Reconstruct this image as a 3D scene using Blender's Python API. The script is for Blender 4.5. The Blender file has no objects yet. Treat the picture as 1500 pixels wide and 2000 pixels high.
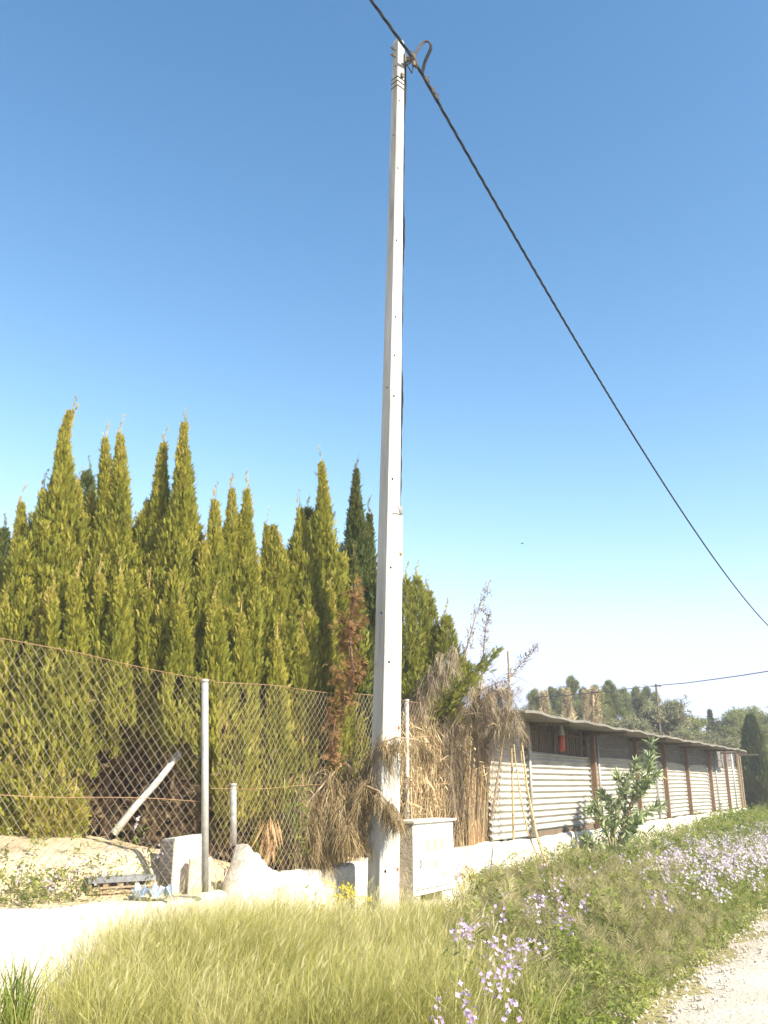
import bpy, math, random
import numpy as np
from mathutils import Vector

# ------------------------------------------------------------------ camera, sky, sun
PW, PH, F = 1500.0, 2000.0, 1700.0
HAZE = 0.0019
PITCH = math.radians(17.28)
CAMZ = 1.6
sc = bpy.context.scene
C = sc.collection
cam_d = bpy.data.cameras.new('camera'); cam = bpy.data.objects.new('camera', cam_d); C.objects.link(cam)
cam.location = (0, 0, CAMZ); cam.rotation_euler = (math.pi/2 + PITCH, 0, 0)
cam_d.sensor_fit = 'VERTICAL'; cam_d.sensor_height = 36; cam_d.sensor_width = 27
cam_d.lens = 36*F/PH; cam_d.clip_end = 3000; cam_d.clip_start = 0.05
sc.camera = cam

SUN_AZ, SUN_EL = math.radians(130), math.radians(37)     # clockwise from +Y
world = bpy.data.worlds.new('World'); sc.world = world; world.use_nodes = True
wn = world.node_tree; wn.nodes.clear()
sky = wn.nodes.new('ShaderNodeTexSky'); sky.sky_type = 'NISHITA'; sky.sun_disc = False
sky.sun_elevation = SUN_EL; sky.sun_rotation = SUN_AZ
sky.altitude = 60; sky.air_density = 1.0; sky.dust_density = 0.6; sky.ozone_density = 1.6
bg = wn.nodes.new('ShaderNodeBackground'); bg.inputs['Strength'].default_value = 0.115
wo = wn.nodes.new('ShaderNodeOutputWorld')
sep = wn.nodes.new('ShaderNodeSeparateColor'); cmb = wn.nodes.new('ShaderNodeCombineColor'); wn.links.new(sky.outputs[0], sep.inputs[0])
for i_, (g_, a_, c_) in enumerate(((1.7, .612, 3.2), (1.3, .762, 3.7), (1.15, .80, 5.0))):       # deeper, more cyan blue as the camera recorded it
    p_ = wn.nodes.new('ShaderNodeMath'); p_.operation = 'POWER'; p_.inputs[1].default_value = g_
    q_ = wn.nodes.new('ShaderNodeMath'); q_.operation = 'MULTIPLY'; q_.inputs[1].default_value = a_
    wn.links.new(sep.outputs[i_], p_.inputs[0]); wn.links.new(p_.outputs[0], q_.inputs[0]); r_ = wn.nodes.new('ShaderNodeMath'); r_.operation = 'SMOOTH_MIN'; r_.inputs[1].default_value = c_; r_.inputs[2].default_value = 1.6
    wn.links.new(q_.outputs[0], r_.inputs[0]); wn.links.new(r_.outputs[0], cmb.inputs[i_])
wn.links.new(cmb.outputs[0], bg.inputs[0]); wn.links.new(bg.outputs[0], wo.inputs[0])
sun_d = bpy.data.lights.new('sun', 'SUN'); sun = bpy.data.objects.new('sun', sun_d); C.objects.link(sun)
sun_d.energy = 4.8; sun_d.angle = math.radians(0.5); sun_d.color = (1.0, 0.92, 0.77)
sdir = Vector((math.sin(SUN_AZ)*math.cos(SUN_EL), math.cos(SUN_AZ)*math.cos(SUN_EL), math.sin(SUN_EL)))
sun.rotation_euler = sdir.to_track_quat('Z', 'Y').to_euler(); sun.location = (0, 0, 30)
sc.view_settings.view_transform = 'Standard'; sc.view_settings.look = 'None'
sc.view_settings.gamma = 1; sc.view_settings.exposure = 1.38
sc.render.engine = 'CYCLES'

# ------------------------------------------------------------------ helpers
rng = np.random.default_rng(7); random.seed(7)
SP, CP = math.sin(PITCH), math.cos(PITCH)
def ratios(px, py):
    u = (px-750)/F; v = (1000-py)/F; yf = CP - v*SP
    return u/yf, (SP+v*CP)/yf                    # X/Y , (Z-cam)/Y
def at(px, py, Y):
    a, b = ratios(px, py); return np.array((a*Y, Y, CAMZ+b*Y))
def on_ground(px, py, z=0.0):
    a, b = ratios(px, py); Y = (z-CAMZ)/b; return np.array((a*Y, Y, z))
A0 = np.array((-.31, 11.0)); AD = np.array((.51, .86)); AN = np.array((.86, -.51))    # roadside wall line
BC = A0 + AD*(-2.67); BD = np.array((.786, .618)); BN = np.array((.618, -.786))       # left wall line through the corner BC
def wa(t, out=0.0, z=0.0):
    p = A0 + AD*t + AN*out; return np.array((p[0], p[1], z))
def wb(s, out=0.0, z=0.0):
    p = BC + BD*s + BN*out; return np.array((p[0], p[1], z))
def on_a(px, py, out=0.0):
    a, b = ratios(px, py); o = A0 + AN*out
    t = (a*o[1]-o[0])/(AD[0]-a*AD[1]); Y = o[1]+AD[1]*t
    return t, CAMZ+b*Y
def on_b(px, py, out=0.0):
    a, b = ratios(px, py); o = BC + BN*out
    s = (a*o[1]-o[0])/(BD[0]-a*BD[1]); Y = o[1]+BD[1]*s
    return s, CAMZ+b*Y

def tag(o, label=None, cat=None, group=None, kind=None):
    if label: o['label'] = label
    if cat: o['category'] = cat
    if group: o['group'] = group
    if kind: o['kind'] = kind
    return o
def empty(name, loc, label=None, cat=None, group=None):
    o = bpy.data.objects.new(name, None); C.objects.link(o); o.location = tuple(loc); o.empty_display_size = .2
    return tag(o, label, cat, group)
def root_of(p):
    L = Vector((0, 0, 0))
    while p is not None: L = L + Vector(p.location); p = p.parent
    return L
class MB:
    """collects vertices (world space), faces, and a tint per vertex"""
    def __init__(s): s.v = []; s.f = []; s.t = []; s.n = 0
    def add(s, v, f, tint=0.5):
        v = np.asarray(v, float).reshape(-1, 3); s.v.append(v)
        for q in f: s.f.append(tuple(int(i)+s.n for i in q))
        s.t.append(np.full(len(v), tint) if np.isscalar(tint) else np.asarray(tint, float)); s.n += len(v); return s
    def box(s, o, ax, ay, az, tint=.5):
        o, ax, ay, az = [np.asarray(q, float) for q in (o, ax, ay, az)]
        v = [o+ax*i+ay*j+az*k for k in (0, 1) for j in (0, 1) for i in (0, 1)]
        f = [(0, 2, 3, 1), (4, 5, 7, 6), (0, 1, 5, 4), (2, 6, 7, 3), (0, 4, 6, 2), (1, 3, 7, 5)]
        if np.dot(np.cross(ax, ay), az) < 0: f = [q[::-1] for q in f]
        return s.add(v, f, tint)
    def tube(s, pts, rad, n=8, tint=.5, cap=True):
        pts = np.asarray(pts, float); m = len(pts)
        rad = np.full(m, rad) if np.isscalar(rad) else np.asarray(rad, float)
        T = np.gradient(pts, axis=0); T /= np.linalg.norm(T, axis=1)[:, None]+1e-12
        ref = np.array((0, 0, 1.)) if abs(T[0][2]) < .9 else np.array((1., 0, 0))
        v = []; a = np.arange(n)*2*math.pi/n
        U = np.cross(T[0], ref); U /= np.linalg.norm(U)
        for i in range(m):
            U = U - T[i]*np.dot(U, T[i]); U /= np.linalg.norm(U)+1e-12; W = np.cross(T[i], U)
            v.append(pts[i] + rad[i]*(np.cos(a)[:, None]*U + np.sin(a)[:, None]*W))
        v = np.concatenate(v)
        f = [(i*n+k, i*n+(k+1) % n, (i+1)*n+(k+1) % n, (i+1)*n+k) for i in range(m-1) for k in range(n)]
        if cap: f += [tuple(range(n))[::-1], tuple((m-1)*n+k for k in range(n))]
        return s.add(v, f, tint)
    def build(s, name, mat, parent=None, smooth=False, loc=None):
        v = np.concatenate(s.v); t = np.concatenate(s.t)
        L = root_of(parent) if parent is not None else Vector(tuple(loc) if loc is not None else (0, 0, 0))
        v = v - np.array(L)
        me = bpy.data.meshes.new(name); me.from_pydata(v.tolist(), [], s.f)
        return _fin(me, name, t, mat, parent, smooth, loc)
def _fin(me, name, t, mat, parent, smooth, loc):
    at_ = me.attributes.new('tint', 'FLOAT', 'POINT'); at_.data.foreach_set('value', np.asarray(t, np.float32))
    if mat is not None:
        for m in (mat if isinstance(mat, (list, tuple)) else [mat]): me.materials.append(m)
    if smooth: me.polygons.foreach_set('use_smooth', [True]*len(me.polygons))
    me.update()
    o = bpy.data.objects.new(name, me); C.objects.link(o)
    if parent is not None: o.parent = parent
    elif loc is not None: o.location = tuple(loc)
    return o
def fast_mesh(name, V, Fq, tint, mat, parent=None, loc=None, smooth=False):
    """V (N,3) world, Fq (M,k) equal sized faces"""
    L = np.array(root_of(parent)) if parent is not None else (np.array(loc, float) if loc is not None else np.zeros(3))
    V = (V-L).astype(np.float32); M, k = Fq.shape
    me = bpy.data.meshes.new(name); me.vertices.add(len(V)); me.vertices.foreach_set('co', V.ravel())
    me.loops.add(M*k); me.loops.foreach_set('vertex_index', Fq.ravel().astype(np.int32))
    me.polygons.add(M); me.polygons.foreach_set('loop_start', (np.arange(M)*k).astype(np.int32))
    me.polygons.foreach_set('loop_total', np.full(M, k, np.int32)); me.update(calc_edges=True)
    return _fin(me, name, tint, mat, parent, smooth, loc)
class Cloud:
    """scatter of one quad-faced template"""
    def __init__(s): s.V = []; s.F = []; s.T = []; s.n = 0
    def scatter(s, tpl, pos, dirs, size, tint, roll=None, wid=None):
        TV, TF = tpl; N = len(pos)
        if N == 0: return s
        d = dirs/(np.linalg.norm(dirs, axis=1)[:, None]+1e-9)
        r = rng.normal(size=(N, 3)) if roll is None else roll
        x = np.cross(d, r); x /= np.linalg.norm(x, axis=1)[:, None]+1e-9; y = np.cross(d, x)
        size = np.broadcast_to(size, (N,)); w = size if wid is None else np.broadcast_to(wid, (N,))
        V = (TV[None, :, 0:1]*(x*w[:, None])[:, None] + TV[None, :, 1:2]*(y*w[:, None])[:, None] + TV[None, :, 2:3]*(d*size[:, None])[:, None]) + pos[:, None]
        F_ = TF[None] + (np.arange(N)*len(TV))[:, None, None] + s.n
        s.V.append(V.reshape(-1, 3)); s.F.append(F_.reshape(-1, TF.shape[1]))
        s.T.append(np.repeat(np.broadcast_to(tint, (N,)), len(TV))); s.n += N*len(TV); return s
    def build(s, name, mat, parent=None, loc=None):
        return fast_mesh(name, np.concatenate(s.V), np.concatenate(s.F), np.concatenate(s.T), mat, parent, loc)

def blades(specs):
    """template out of narrow diamonds: (start, direction, length, width, facing)"""
    V = []; Fq = []
    for st, d, L, w, fc in specs:
        st = np.array(st, float); d = np.array(d, float); d /= np.linalg.norm(d)
        sd = np.cross(d, fc); sd /= np.linalg.norm(sd)+1e-9; n = len(V)
        V += [st, st+d*L*.45+sd*w/2, st+d*L, st+d*L*.45-sd*w/2]; Fq.append((n, n+1, n+2, n+3))
    return np.array(V), np.array(Fq)
R0 = np.random.default_rng(3)
def tpl_spray(k=9, spread=.5, w=.13, L=.42):
    sp = [((0, 0, 0), (0, 0, 1), .95, w*.8, (0, 1, 0))]
    for i in range(k):
        h = .08+.72*i/k; sg = 1 if i % 2 else -1; a = spread*(1-.5*h)*R0.uniform(.7, 1.3)
        sp.append(((0, 0, h), (sg*math.sin(a), R0.uniform(-.35, .35), math.cos(a)), L*(1.05-h*.6), w, (R0.uniform(-.4, .4), 1, R0.uniform(-.4, .4))))
    return blades(sp)
def tpl_cluster(k=7, w=.3, L=.9):
    sp = []
    for i in range(k):
        d = R0.normal(size=3); d[2] = abs(d[2])*.7+.1; st = R0.uniform(-.35, .35, 3)
        sp.append((st, d, L*R0.uniform(.5, .9), w*R0.uniform(.7, 1.2), R0.normal(size=3)))
    return blades(sp)
SPRAY = tpl_spray(14, .60, .058, .33); SPRAY2 = tpl_spray(7, .8, .09, .5)
WISP = tpl_spray(9, .45, .035, .5); LEAF = blades([((0, 0, 0), (0, 0, 1), 1, .24, (0, 1, 0))])
CLUSTER = tpl_cluster(8, .28, .9); NEEDLES = tpl_cluster(12, .10, 1.0); FEATHER = tpl_spray(14, .9, .022, .5)

# ------------------------------------------------------------------ materials
def nodes(name):
    m = bpy.data.materials.new(name); m.use_nodes = True; nt = m.node_tree; b = nt.nodes['Principled BSDF']; return m, nt, b
def N(nt, t, **kw):
    n = nt.nodes.new(t)
    for k, v in kw.items():
        if k in n.inputs: n.inputs[k].default_value = v
        else: setattr(n, k, v)
    return n
def ramp(nt, cols):
    r = nt.nodes.new('ShaderNodeValToRGB'); e = r.color_ramp.elements
    while len(e) < len(cols): e.new(.5)
    for i, (p, c) in enumerate(cols): e[i].position = p; e[i].color = (*c, 1)
    return r
def foliage(name, cols, trans=.3, rough=.6, spec=.25, noise=2.2):
    m, nt, b = nodes(name)
    a = N(nt, 'ShaderNodeAttribute', attribute_name='tint'); tc = N(nt, 'ShaderNodeTexCoord')
    nz = N(nt, 'ShaderNodeTexNoise', Scale=noise, Detail=3.0)
    ad = N(nt, 'ShaderNodeMath', operation='MULTIPLY_ADD'); ad.inputs[1].default_value = .5
    nt.links.new(tc.outputs['Object'], nz.inputs['Vector']); nt.links.new(nz.outputs['Fac'], ad.inputs[0])
    sb = N(nt, 'ShaderNodeMath', operation='SUBTRACT'); sb.inputs[1].default_value = .25
    nt.links.new(a.outputs['Fac'], sb.inputs[0]); nt.links.new(sb.outputs[0], ad.inputs[2])
    r = ramp(nt, cols); nt.links.new(ad.outputs[0], r.inputs[0]); nt.links.new(r.outputs[0], b.inputs['Base Color'])
    b.inputs['Roughness'].default_value = rough; b.inputs['Specular IOR Level'].default_value = spec
    tr = N(nt, 'ShaderNodeBsdfTranslucent'); mx = N(nt, 'ShaderNodeMixShader', Fac=trans)
    nt.links.new(r.outputs[0], tr.inputs[0]); nt.links.new(b.outputs[0], mx.inputs[1]); nt.links.new(tr.outputs[0], mx.inputs[2])
    nt.links.new(mx.outputs[0], nt.nodes['Material Output'].inputs[0]); return m
def surf(name, cols, scale=4, detail=6, rough=.85, bump=.3, bscale=40, metal=0, stretch=(1, 1, 1), dist=.02, spec=.3):
    m, nt, b = nodes(name); tc = N(nt, 'ShaderNodeTexCoord'); mp = N(nt, 'ShaderNodeMapping'); mp.inputs['Scale'].default_value = stretch
    nt.links.new(tc.outputs['Object'], mp.inputs[0])
    nz = N(nt, 'ShaderNodeTexNoise', Scale=scale, Detail=float(detail), Roughness=.65); nt.links.new(mp.outputs[0], nz.inputs['Vector'])
    r = ramp(nt, cols); nt.links.new(nz.outputs['Fac'], r.inputs[0]); nt.links.new(r.outputs[0], b.inputs['Base Color'])
    n2 = N(nt, 'ShaderNodeTexNoise', Scale=bscale, Detail=5.0); nt.links.new(tc.outputs['Object'], n2.inputs['Vector'])
    bp = N(nt, 'ShaderNodeBump', Strength=bump, Distance=dist); nt.links.new(n2.outputs['Fac'], bp.inputs['Height'])
    nt.links.new(bp.outputs[0], b.inputs['Normal'])
    b.inputs['Roughness'].default_value = rough; b.inputs['Metallic'].default_value = metal; b.inputs['Specular IOR Level'].default_value = spec
    return m
M = {}
M['cypress'] = foliage('cypress_foliage', [(.08, (.12, .14, .022)), (.40, (.235, .245, .032)), (.65, (.40, .37, .055)), (.92, (.50, .38, .15))], .38)
M['cypress_dark'] = foliage('dark_cypress_foliage', [(.1, (.035, .06, .016)), (.5, (.085, .115, .025)), (.9, (.2, .18, .05))], .28)
M['conifer'] = foliage('conifer_foliage', [(.1, (.14, .17, .035)), (.45, (.30, .31, .055)), (.9, (.45, .40, .12))], .42)
M['rust_foliage'] = foliage('dead_orange_foliage', [(.1, (.20, .105, .04)), (.5, (.40, .235, .10)), (.9, (.58, .38, .19))], .3)
M['dead'] = foliage('dead_brown_foliage', [(.1, (.15, .105, .05)), (.5, (.31, .23, .115)), (.9, (.52, .41, .23))], .3)
M['dead_grey'] = foliage('dead_grey_foliage', [(.1, (.16, .125, .08)), (.5, (.33, .26, .17)), (.9, (.50, .42, .29))], .28)
M['cane'] = foliage('dry_cane', [(.1, (.16, .10, .045)), (.5, (.42, .30, .14)), (.9, (.68, .55, .32))], .1, noise=5)
M['grass'] = foliage('meadow_grass', [(.05, (.17, .18, .045)), (.4, (.36, .355, .085)), (.7, (.54, .49, .18)), (.95, (.72, .65, .40))], .42, noise=1.3)
M['green_grass'] = foliage('fresh_grass', [(.1, (.07, .12, .015)), (.5, (.16, .23, .03)), (.9, (.33, .36, .08))], .4)
M['weed'] = foliage('weed_leaves', [(.1, (.10, .15, .025)), (.5, (.27, .31, .065)), (.9, (.46, .45, .17))], .45, noise=1.2)
M['feather'] = foliage('feathery_weed', [(.1, (.19, .165, .075)), (.5, (.35, .31, .15)), (.9, (.50, .43, .25))], .4, noise=1.2)
M['lilac'] = foliage('lilac_petals', [(.1, (.42, .34, .46)), (.5, (.56, .48, .58)), (.9, (.74, .68, .72))], .4)
M['lilac_near'] = foliage('lilac_petals_near', [(.1, (.38, .26, .48)), (.5, (.52, .39, .60)), (.9, (.72, .62, .74))], .4)
M['yellow'] = foliage('yellow_petals', [(.1, (.50, .42, .02)), (.9, (.78, .66, .04))], .4)
M['oleander'] = foliage('oleander_leaves', [(.1, (.11, .17, .055)), (.5, (.24, .30, .12)), (.9, (.46, .50, .28))], .2, rough=.35, spec=.6)
M['pine_far'] = foliage('far_pine', [(.1, (.11, .14, .06)), (.5, (.23, .25, .09)), (.9, (.37, .35, .15))], .3, noise=.5)
M['olive_far'] = foliage('far_olive', [(.1, (.16, .17, .09)), (.5, (.27, .265, .14)), (.9, (.40, .36, .2))], .3, noise=.5)
M['gold_far'] = foliage('far_bare_poplar', [(.1, (.28, .22, .12)), (.5, (.42, .34, .19)), (.9, (.56, .47, .29))], .2, noise=.6)
M['round_far'] = foliage('far_broad_pine', [(.1, (.12, .15, .03)), (.5, (.21, .235, .055)), (.9, (.33, .33, .09))], .3, noise=.5)
M['bark'] = surf('bark', [(.3, (.07, .045, .03)), (.7, (.19, .13, .09))], 6, stretch=(3, 3, .6), bump=.7, bscale=25)
M['twig'] = surf('pale_twig', [(.3, (.22, .16, .10)), (.7, (.42, .32, .21))], 9)
M['concrete'] = surf('pole_concrete', [(.32, (.26, .25, .22)), (.45, (.40, .385, .35)), (.7, (.53, .51, .46))], 2.6, stretch=(3, 3, .3), bump=.35, bscale=70)
M['hole'] = surf('dark_hole', [(.4, (.008, .007, .006)), (.6, (.014, .012, .01))], 5, rough=1, bump=0, spec=0)  # near-black that paints the shade inside the pole holes and cabinet slot
M['pvc'] = surf('white_conduit', [(.3, (.62, .60, .55)), (.7, (.76, .74, .69))], 2, stretch=(2, 2, .5), rough=.5, bump=.05)
M['rust'] = surf('rust', [(.3, (.20, .07, .025)), (.7, (.42, .19, .07))], 14, rough=.9)
M['rustpost'] = surf('rusty_post', [(.3, (.15, .09, .055)), (.7, (.27, .175, .115))], 5, stretch=(1, 1, .5), rough=.9)
M['black'] = surf('black_cable', [(.3, (.010, .012, .016)), (.7, (.022, .025, .032))], 10, rough=.7, spec=.15)
M['steel'] = surf('weathered_steel', [(.3, (.05, .042, .032)), (.7, (.13, .11, .085))], 12, rough=.7)
M['bluegrey'] = surf('cable_sheath', [(.3, (.02, .023, .03)), (.7, (.06, .06, .07))], 10, rough=.7)
M['galv'] = surf('galvanised_steel', [(.3, (.34, .33, .31)), (.7, (.52, .50, .46))], 9, rough=.5, metal=.35, bump=.1)
M['wire'] = surf('rusty_wire', [(.3, (.18, .12, .08)), (.55, (.29, .22, .155)), (.75, (.37, .31, .23))], 3, rough=.7, metal=.1)
M['wirerust'] = surf('rust_line_wire', [(.3, (.26, .14, .07)), (.7, (.40, .26, .14))], 3, rough=.8)
M['rustsheet'] = surf('rusty_sheet', [(.3, (.15, .08, .03)), (.7, (.27, .16, .065))], 3, rough=.9, stretch=(2, 2, .4))
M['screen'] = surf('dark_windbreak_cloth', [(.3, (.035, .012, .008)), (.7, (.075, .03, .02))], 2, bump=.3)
M['net'] = surf('dark_shade_net', [(.3, (.09, .085, .08)), (.7, (.20, .19, .175))], 3, stretch=(1, 1, 4), bump=.3)  # netting grey, darkened to carry the shade of the shed interior
M['roof'] = surf('weathered_roof_sheet', [(.3, (.12, .11, .095)), (.7, (.23, .215, .18))], 3, bump=.4)
M['darkwood'] = surf('dark_wood', [(.3, (.09, .065, .045)), (.7, (.20, .15, .10))], 8, stretch=(4, 4, .5))
M['red'] = surf('red_plastic', [(.3, (.40, .07, .04)), (.7, (.52, .12, .07))], 4, rough=.4, bump=.05)
M['greyplastic'] = surf('grey_plastic', [(.3, (.14, .15, .16)), (.7, (.24, .25, .26))], 5, rough=.6)
M['blueplastic'] = surf('pale_blue_plastic', [(.3, (.35, .47, .60)), (.7, (.60, .68, .74))], 8, rough=.4)
M['amber'] = surf('amber_window', [(.3, (.55, .44, .20)), (.7, (.66, .56, .30))], 5, rough=.3, bump=0)
M['cabinet'] = surf('cabinet_paint', [(.3, (.70, .69, .65)), (.7, (.80, .79, .75))], 2, rough=.5, bump=.05)
M['ochre'] = surf('ochre_render', [(.3, (.42, .27, .09)), (.7, (.50, .34, .13))], 2)
M['tile'] = surf('roof_tile', [(.3, (.30, .13, .06)), (.7, (.42, .2, .1))], 3)
M['reddish'] = surf('reddish_block', [(.35, (.52, .36, .24)), (.6, (.66, .56, .44)), (.75, (.74, .70, .6))], 5, bump=.6, bscale=35)

# white-washed wall with stains and chips
def wallmat():
    m, nt, b = nodes('whitewashed_render'); tc = N(nt, 'ShaderNodeTexCoord')
    n1 = N(nt, 'ShaderNodeTexNoise', Scale=1.6, Detail=7.0, Roughness=.7); nt.links.new(tc.outputs['Object'], n1.inputs['Vector'])
    r = ramp(nt, [(.30, (.30, .25, .18)), (.42, (.52, .47, .38)), (.56, (.68, .65, .58)), (.7, (.76, .74, .69))]); nt.links.new(n1.outputs['Fac'], r.inputs[0])
    n2 = N(nt, 'ShaderNodeTexNoise', Scale=16.0, Detail=4.0); nt.links.new(tc.outputs['Object'], n2.inputs['Vector'])
    r2 = ramp(nt, [(.30, (.35, .28, .2)), (.37, (1, 1, 1))]); nt.links.new(n2.outputs['Fac'], r2.inputs[0])
    mx = N(nt, 'ShaderNodeMix', data_type='RGBA', blend_type='MULTIPLY'); mx.inputs[0].default_value = .8
    nt.links.new(r.outputs[0], mx.inputs[6]); nt.links.new(r2.outputs[0], mx.inputs[7]); nt.links.new(mx.outputs[2], b.inputs['Base Color'])
    n3 = N(nt, 'ShaderNodeTexNoise', Scale=12.0, Detail=8.0); nt.links.new(tc.outputs['Object'], n3.inputs['Vector'])
    bp = N(nt, 'ShaderNodeBump', Strength=.5, Distance=.03); nt.links.new(n3.outputs['Fac'], bp.inputs['Height']); nt.links.new(bp.outputs[0], b.inputs['Normal'])
    b.inputs['Roughness'].default_value = .9; return m
M['white'] = wallmat()
def brickmat():
    m, nt, b = nodes('bare_brick'); tc = N(nt, 'ShaderNodeTexCoord'); mp = N(nt, 'ShaderNodeMapping'); mp.inputs['Rotation'].default_value = (math.pi/2, 0, 0)
    nt.links.new(tc.outputs['Object'], mp.inputs[0])
    br = N(nt, 'ShaderNodeTexBrick', Scale=7.0); br.inputs['Color1'].default_value = (.40, .33, .25, 1); br.inputs['Color2'].default_value = (.34, .29, .23, 1)
    br.inputs['Mortar'].default_value = (.2, .17, .13, 1); nt.links.new(mp.outputs[0], br.inputs['Vector'])
    nt.links.new(br.outputs['Color'], b.inputs['Base Color'])
    bp = N(nt, 'ShaderNodeBump', Strength=.8, Distance=.02); nt.links.new(br.outputs['Fac'], bp.inputs['Height']); bp.invert = True
    nt.links.new(bp.outputs[0], b.inputs['Normal']); b.inputs['Roughness'].default_value = .9; return m
M['brick'] = brickmat()
M['roughside'] = surf('rough_render', [(.3, (.30, .25, .18)), (.6, (.46, .40, .31)), (.75, (.55, .5, .41))], 9, bump=.9, bscale=30)  # coarse render; its darker tan puts this side's shade into the colour
M['capstone'] = surf('cap_render', [(.3, (.50, .42, .30)), (.6, (.66, .60, .48))], 7, bump=.6, bscale=30)
def groundmat(name, c, gravel=False):
    m, nt, b = nodes(name); tc = N(nt, 'ShaderNodeTexCoord')
    n1 = N(nt, 'ShaderNodeTexNoise', Scale=.9, Detail=9.0, Roughness=.7); nt.links.new(tc.outputs['Object'], n1.inputs['Vector'])
    r = ramp(nt, c); nt.links.new(n1.outputs['Fac'], r.inputs[0]); col = r.outputs[0]
    vo = N(nt, 'ShaderNodeTexVoronoi', Scale=38.0 if gravel else 22.0); nt.links.new(tc.outputs['Object'], vo.inputs['Vector'])
    r2 = ramp(nt, [(.0, (.62, .6, .56)), (.35, (1, 1, 1))]); nt.links.new(vo.outputs['Distance'], r2.inputs[0])
    mx = N(nt, 'ShaderNodeMix', data_type='RGBA', blend_type='MULTIPLY'); mx.inputs[0].default_value = .8
    nt.links.new(col, mx.inputs[6]); nt.links.new(r2.outputs[0], mx.inputs[7]); nt.links.new(mx.outputs[2], b.inputs['Base Color'])
    bp = N(nt, 'ShaderNodeBump', Strength=.7, Distance=.03); n3 = N(nt, 'ShaderNodeTexNoise', Scale=24.0, Detail=8.0)
    nt.links.new(tc.outputs['Object'], n3.inputs['Vector']); nt.links.new(n3.outputs['Fac'], bp.inputs['Height']); nt.links.new(bp.outputs[0], b.inputs['Normal'])
    b.inputs['Roughness'].default_value = .95; return m
M['soil'] = groundmat('sandy_soil', [(.3, (.30, .21, .11)), (.5, (.50, .40, .25)), (.68, (.62, .54, .38))])
M['field'] = groundmat('verge_soil', [(.3, (.16, .13, .05)), (.5, (.25, .22, .09)), (.7, (.40, .33, .18))])
M['gravel'] = groundmat('gravel', [(.25, (.28, .22, .14)), (.45, (.46, .40, .31)), (.7, (.58, .53, .44))], True)

# ------------------------------------------------------------------ ground
def sm(x, a, b):
    q = np.clip((x-a)/(b-a), 0, 1); return q*q*(3-2*q)
def pnoise(x, y, s=1.0):
    return (np.sin(x*1.7*s+1.3)*np.cos(y*1.3*s+.4)+.5*np.sin(x*3.9*s+y*2.7*s)+.3*np.sin(x*8.1*s-y*7.3*s+2))/1.8
def inside_d(x, y):
    dA = -((x-A0[0])*AN[0]+(y-A0[1])*AN[1]); dB = -((x-BC[0])*BN[0]+(y-BC[1])*BN[1]); return np.minimum(dA, dB)
def gz(x, y):
    x = np.asarray(x, float); y = np.asarray(y, float)
    d = inside_d(x, y); u = (x-A0[0])*AD[0]+(y-A0[1])*AD[1]
    left = .5 + .1*sm(d, .1, .5) + .36*sm(d, .55, .95) + .12*sm(d, .9, 2.2) - .25*sm(d, 6, 14)
    k = sm(u, -2.6, -.4); inz = left*(1-k) + .66*k
    inz = inz + .03*pnoise(x*2.5, y*2.5)*sm(d, .3, .6)*(1-k*.6)
    outz = .03*pnoise(x, y)*sm(-d, .2, 1.0)
    roadd = (x-A0[0])*AN[0]+(y-A0[1])*AN[1]
    outz = outz*(1-sm(roadd, 3.6, 4.2)) - .0*roadd
    far = sm(u, 26.8, 29)*1.0
    inz = inz*(1-far)*(1-sm(u, 5.5, 6.8))
    q = sm(d, .02, .16)
    return outz*(1-q)+inz*q
def axis(lo, hi, f0, f1, fine, grow=1.25):
    a = list(np.arange(f0, f1+1e-6, fine)); s = fine
    while a[-1] < hi: s *= grow; a.append(min(a[-1]+s, hi))
    s = fine; b = [f0]
    while b[-1] > lo: s *= grow; b.append(max(b[-1]-s, lo))
    return np.array(b[:0:-1]+a)
gx = axis(-900, 900, -8, 8, .12); gy = axis(-60, 1500, 5, 17, .12)
X, Y = np.meshgrid(gx, gy); V = np.stack([X, Y, gz(X, Y)], -1).reshape(-1, 3)
nx, ny = len(gx), len(gy); idx = np.arange(nx*ny).reshape(ny, nx)
Fq = np.stack([idx[:-1, :-1], idx[:-1, 1:], idx[1:, 1:], idx[1:, :-1]], -1).reshape(-1, 4)
g = fast_mesh('ground', V, Fq, np.zeros(len(V)), [M['field'], M['soil']], smooth=True); tag(g, kind='structure')
cx = V[Fq].mean(1); ins = (inside_d(cx[:, 0], cx[:, 1]) > .05) | ((cx[:, 0] < -2.15+.15*np.sin(cx[:, 1]*5)) & (cx[:, 1] < 9))
g.data.polygons.foreach_set('material_index', ins.astype(np.int32))
# gravel road, with an uneven edge, rising 4 mm and more above the verge
mb = MB(); ts = np.concatenate([np.arange(-14, 34, .25), np.arange(34, 400, 8.)]); cols = 9; vv = []
for t in ts:
    e = 3.80+.20*pnoise(t*.9, 3.1)+.12*math.sin(t*4.1)+.06*math.sin(t*9.7+1)
    for j in range(cols):
        o = e + (8.2-e)*j/(cols-1); p = wa(t, o)
        zz = .012 + .05*(math.sin(min(1, j/2)*math.pi/2)) + (.012*pnoise(p[0]*2, p[1]*2) if 0 < j < cols-1 else 0)
        if j == 0 or j == cols-1: zz = -.03
        vv.append((p[0], p[1], zz))
ff = [(i*cols+j, (i+1)*cols+j, (i+1)*cols+j+1, i*cols+j+1)[::-1] for i in range(len(ts)-1) for j in range(cols-1)]
mb.add(vv, ff); tag(mb.build('gravel_road', M['gravel'], smooth=True), kind='structure')
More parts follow.
